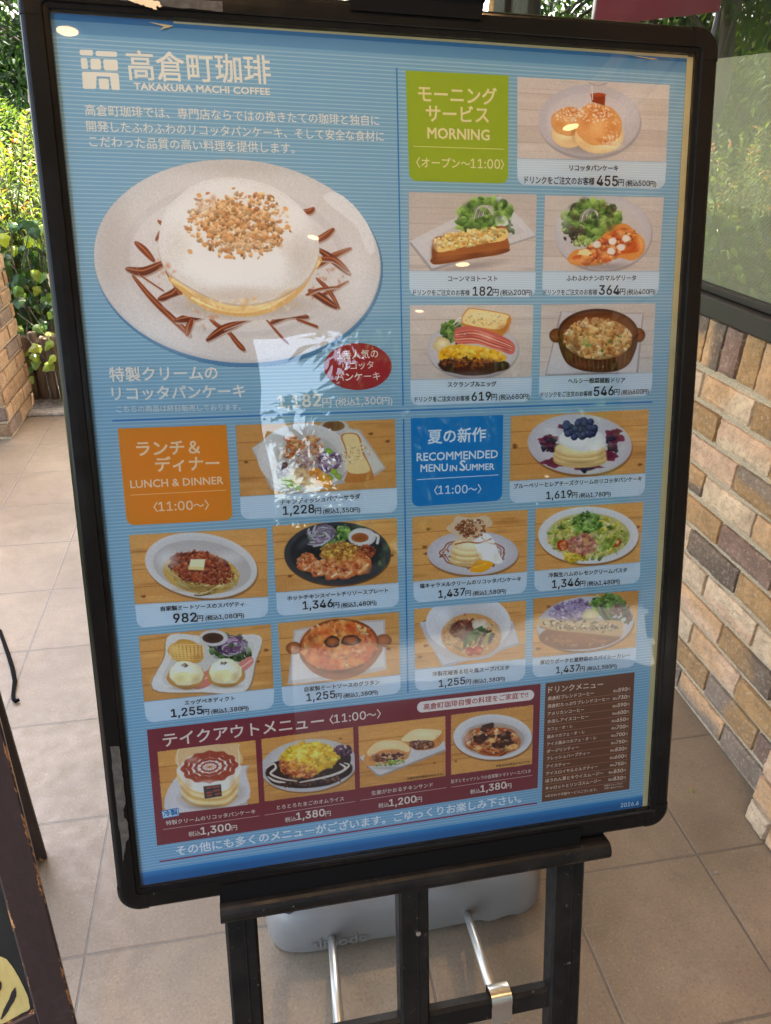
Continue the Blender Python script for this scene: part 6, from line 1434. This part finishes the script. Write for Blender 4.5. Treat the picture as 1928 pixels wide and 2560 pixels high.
for x, y, rx, ry in ((940, 330, 52, 26), (890, 410, 52, 34), (1060, 385, 52, 28), (1025, 445, 52, 30), (960, 395, 30, 18), (1095, 430, 26, 40)): d.ell(x, y, rx, ry, (72, 34, 24), (48, 24, 24), rot=-20, rough=.25)
for x, y in ((970, 420), (880, 470), (1130, 460), (1100, 470)): d.ell(x, y, 26, 20, (228, 180, 116), (206, 140, 80), rough=.3, n=16)
d.blotch(975, 425, 180, 86, 80, 20, [(222, 140, 80), (140, 54, 24), (236, 190, 136), (110, 44, 26)], .45); d.softs([(790, 400, 60, 80, (224, 214, 206), .5), (1180, 400, 50, 80, (176, 158, 148), .5), (900, 330, 26, 10, (110, 70, 62), .6), (1060, 375, 26, 10, (112, 70, 60), .6)])
d.text('写真は店内商品のものです。', 997, 604, 1238, 572, (70, 48, 30), 0.02)
d.clip = None; d.text('茄子とモッツァレラの自家製トマトソースパスタ', 685, 716, 1238, 642, TW, 0.006, 1.2); d.line([(688, 742), (1252, 660)], 3.5, (200, 150, 140), sm=False); d.text('税込', 820, 790, 890, 779, TW, 0.008); d.text('1,380', 892, 786, 1068, 758, TW, 0.02); d.text('円', 1070, 753, 1105, 747, TW, 0.008)

# --- drinks list
L = MB(); d = Ink(L, R6, ZS); DB = (110, 62, 40); DW = (226, 190, 160)
d.put([(726, 846), (1097, 800), (1075, 1287), (710, 1341)], DB)
d = Ink(L, (1340, 1690), 300 / 1666.0, d.h + 2e-5)
d.text('ドリンクメニュー', 170, 235, 930, 152, DW, 0.016)
NAMES = [('高倉町ブレンドコーヒー', 165, 340, 802, 262, '590', 1070, 226, 1305, 200), ('高倉町たっぷりブレンドコーヒー', 162, 446, 1018, 338, '730', 1065, 332, 1298, 305), ('アメリカンコーヒー', 160, 550, 665, 487, '590', 1060, 437, 1293, 410), ('水出しアイスコーヒー', 157, 657, 725, 585, '600', 1057, 540, 1290, 515),
         ('カフェ・オ・レ', 157, 759, 505, 712, '650', 1048, 643, 1282, 618), ('黒みつカフェ・オ・レ', 152, 868, 675, 795, '700', 1046, 743, 1278, 718), ('アイス黒みつカフェ・オ・レ', 150, 971, 835, 875, '700', 1040, 846, 1270, 821), ('ダージリンティー', 148, 1071, 592, 1009, '750', 1040, 948, 1265, 923), ('フレッシュハーブティー', 147, 1170, 748, 1088, '830', 1028, 1051, 1260, 1024),
         ('アイスティー', 140, 1280, 467, 1234, '600', 1022, 1154, 1255, 1128), ('アイスロイヤルミルクティー', 138, 1380, 857, 1277, '750', 1026, 1254, 1250, 1228), ('ほうれん草とキウイスムージー', 133, 1480, 930, 1368, '830', 1005, 1356, 1245, 1327), ('キャロットとリンゴスムージー', 130, 1584, 900, 1472, '830', 1000, 1456, 1240, 1430)]
for nm, x0, y0, x1, y1, pr_, a, b_, c, e in NAMES:
    d.text(nm, x0, y0, x1, y1, DW, 0.02)
    f = lambda t_: (a + (c - a) * t_, b_ + (e - b_) * t_)
    d.text('税込', *f(0), *f(.30), DW, 0.018); d.text(pr_, *f(.31), *f(.82), DW, 0.02); d.text('円', *f(.84), *f(1), DW, 0.004)
    d.line([(x0 - 4, y0 + 26), (1316 - (y0 - 340) * .045, e + 26)], 5, (176, 112, 82), sm=False)
d.text('※おかわり半額サービスございます。', 128, 1685, 850, 1592, DW, 0.006); d.text('詳細はスタッフまで', 945, 1535, 1200, 1502, DW, 0.01); d.text('お問い合わせ下さい。', 945, 1573, 1215, 1540, DW, 0.01)
PANELS.append(('drinks_list', L, 'brown drinks list with prices at the lower right'))
L = MB(); d = Ink(L, (0, 0), 1.0, 0.0003)
d.text('その他にも多くのメニューがございます。ごゆっくりお楽しみ下さい。', 442, 2139, 1302, 2006, (228, 222, 202), 0.02); d.line([(399, 2154), (1343, 2007)], 3.6, (136, 46, 66), sm=False); d.text('2026.6', 1551.5, 2018, 1596, 2012, (196, 214, 222), 0.008)
PANELS.append(('closing_line', L, None))

# --- letters: laid out with Blender's own font, then turned into flat faces of ink
FONT = None
try:
    import os
    FONT = bpy.data.fonts.load(os.path.join(bpy.utils.system_resource('DATAFILES', path='fonts'), 'Inter.woff2'))
except Exception:
    FONT = None
def runs(body):
    body = body.replace('：', ':'); out = []
    for ch in body:
        k = ch in '0123456789,.:'
        if out and out[-1][0] == k: out[-1][1] += ch
        else: out.append([k, ch])
    return out
tmp = []
for tx in TEXTS:
    row = []
    rr_ = runs(tx[1])
    for digits, body in rr_:
        cu = bpy.data.curves.new('t', 'FONT'); cu.body = body; cu.size = 1.0; cu.resolution_u = 2
        if digits and FONT: cu.font = FONT; cu.size = 1.6 if len(rr_) > 1 else 1.0
        o = bpy.data.objects.new('t', cu); COL.objects.link(o); row.append(o)
    tmp.append(row)
dg = bpy.context.evaluated_depsgraph_get(); dg.update()
for row, (mb, body, p0, p1, col, bold, hs, hh_) in zip(tmp, TEXTS):
    V2 = []; FS = []; adv = 0.0
    for o in row:
        me = bpy.data.meshes.new_from_object(o.evaluated_get(dg))
        if len(me.vertices):
            xs = [v.co.x for v in me.vertices]; b0 = len(V2); m0 = min(xs)
            V2 += [(v.co.x - m0 + adv, v.co.y) for v in me.vertices]; FS += [tuple(b0 + q for q in p.vertices) for p in me.polygons]
            adv += max(xs) - m0 + 0.07
        bpy.data.meshes.remove(me)
    if V2:
        x0 = min(v[0] for v in V2); x1 = max(v[0] for v in V2); y0 = min(v[1] for v in V2)
        dx, dy = p1[0] - p0[0], p1[1] - p0[1]; l = math.hypot(dx, dy); sc_ = l / (x1 - x0); ex_, ey_ = dx / l, dy / l
        w = bold * 0.75 * sc_; shifts = [(0, 0)] if bold < 0.005 else [(-w, -w), (w, -w), (w, w), (-w, w)]
        for k, (ou, ov) in enumerate(shifts):
            vs = []
            for x, y in V2:
                a = (x - x0) * sc_ + ou; c = (y - y0) * sc_ * hs + ov
                vs.append(bp(p0[0] + ex_ * a + ey_ * c, p0[1] + ey_ * a - ex_ * c, hh_ + 0.00001 * k))
            mb.add(vs, FS, col)
for o in [q for row in tmp for q in row]:
    cu = o.data; bpy.data.objects.remove(o); bpy.data.curves.remove(cu)

# --- print the canvases as grids of coloured dots
for d in CANV:
    cv = d.cv; g = cv.rng.normal(0, 1, (cv.H, cv.W)); g = (g + np.roll(g, 1, 0) + np.roll(g, 1, 1)) * .58
    lum = cv.C.mean(-1, keepdims=True); C = np.clip((cv.C + (cv.C - lum) * .10) * (1 + 0.020 * g[..., None]), 2, 250) / 255.0
    Lc = np.where(C <= .04045, C / 12.92, ((C + .055) / 1.055) ** 2.4) * .80 / np.array(WH); Lc = np.clip(Lc, 0.003, .9)
    px_ = d.o[0] + cv.X * d.s; py_ = d.o[1] + cv.Y * d.s
    D = ((px_ - 964.0) / FPX)[..., None] * np.array(CX) + ((py_ - 1280.0) / FPX)[..., None] * np.array(CY) + np.array(CZ)
    Q = np.array(CPOS) + D * ((_k0 - d.hc) / (D @ np.array(NB)))[..., None]
    keep = cv.A > .5; idx = -np.ones((cv.H, cv.W), int)
    full = keep[:-1, :-1] & keep[1:, :-1] & keep[:-1, 1:] & keep[1:, 1:]
    need = np.zeros_like(keep); need[:-1, :-1] |= full; need[1:, :-1] |= full; need[:-1, 1:] |= full; need[1:, 1:] |= full
    idx[need] = np.arange(need.sum()); b0 = len(d.mb.v)
    d.mb.v += [tuple(p) for p in Q[need].tolist()]; d.mb.c += [tuple(c) for c in Lc[need].tolist()]
    jj, ii = np.nonzero(full); fs = np.stack([idx[jj, ii], idx[jj + 1, ii], idx[jj + 1, ii + 1], idx[jj, ii + 1]], 1) + b0
    d.mb.f += [tuple(f) for f in fs.tolist()]; d.mb.m += [0] * len(fs)

sheet = PAPER.build('poster', M['print'], st)
for nm, mb, lb in PANELS:
    o = mb.build(nm, M['print'], sheet, lb)
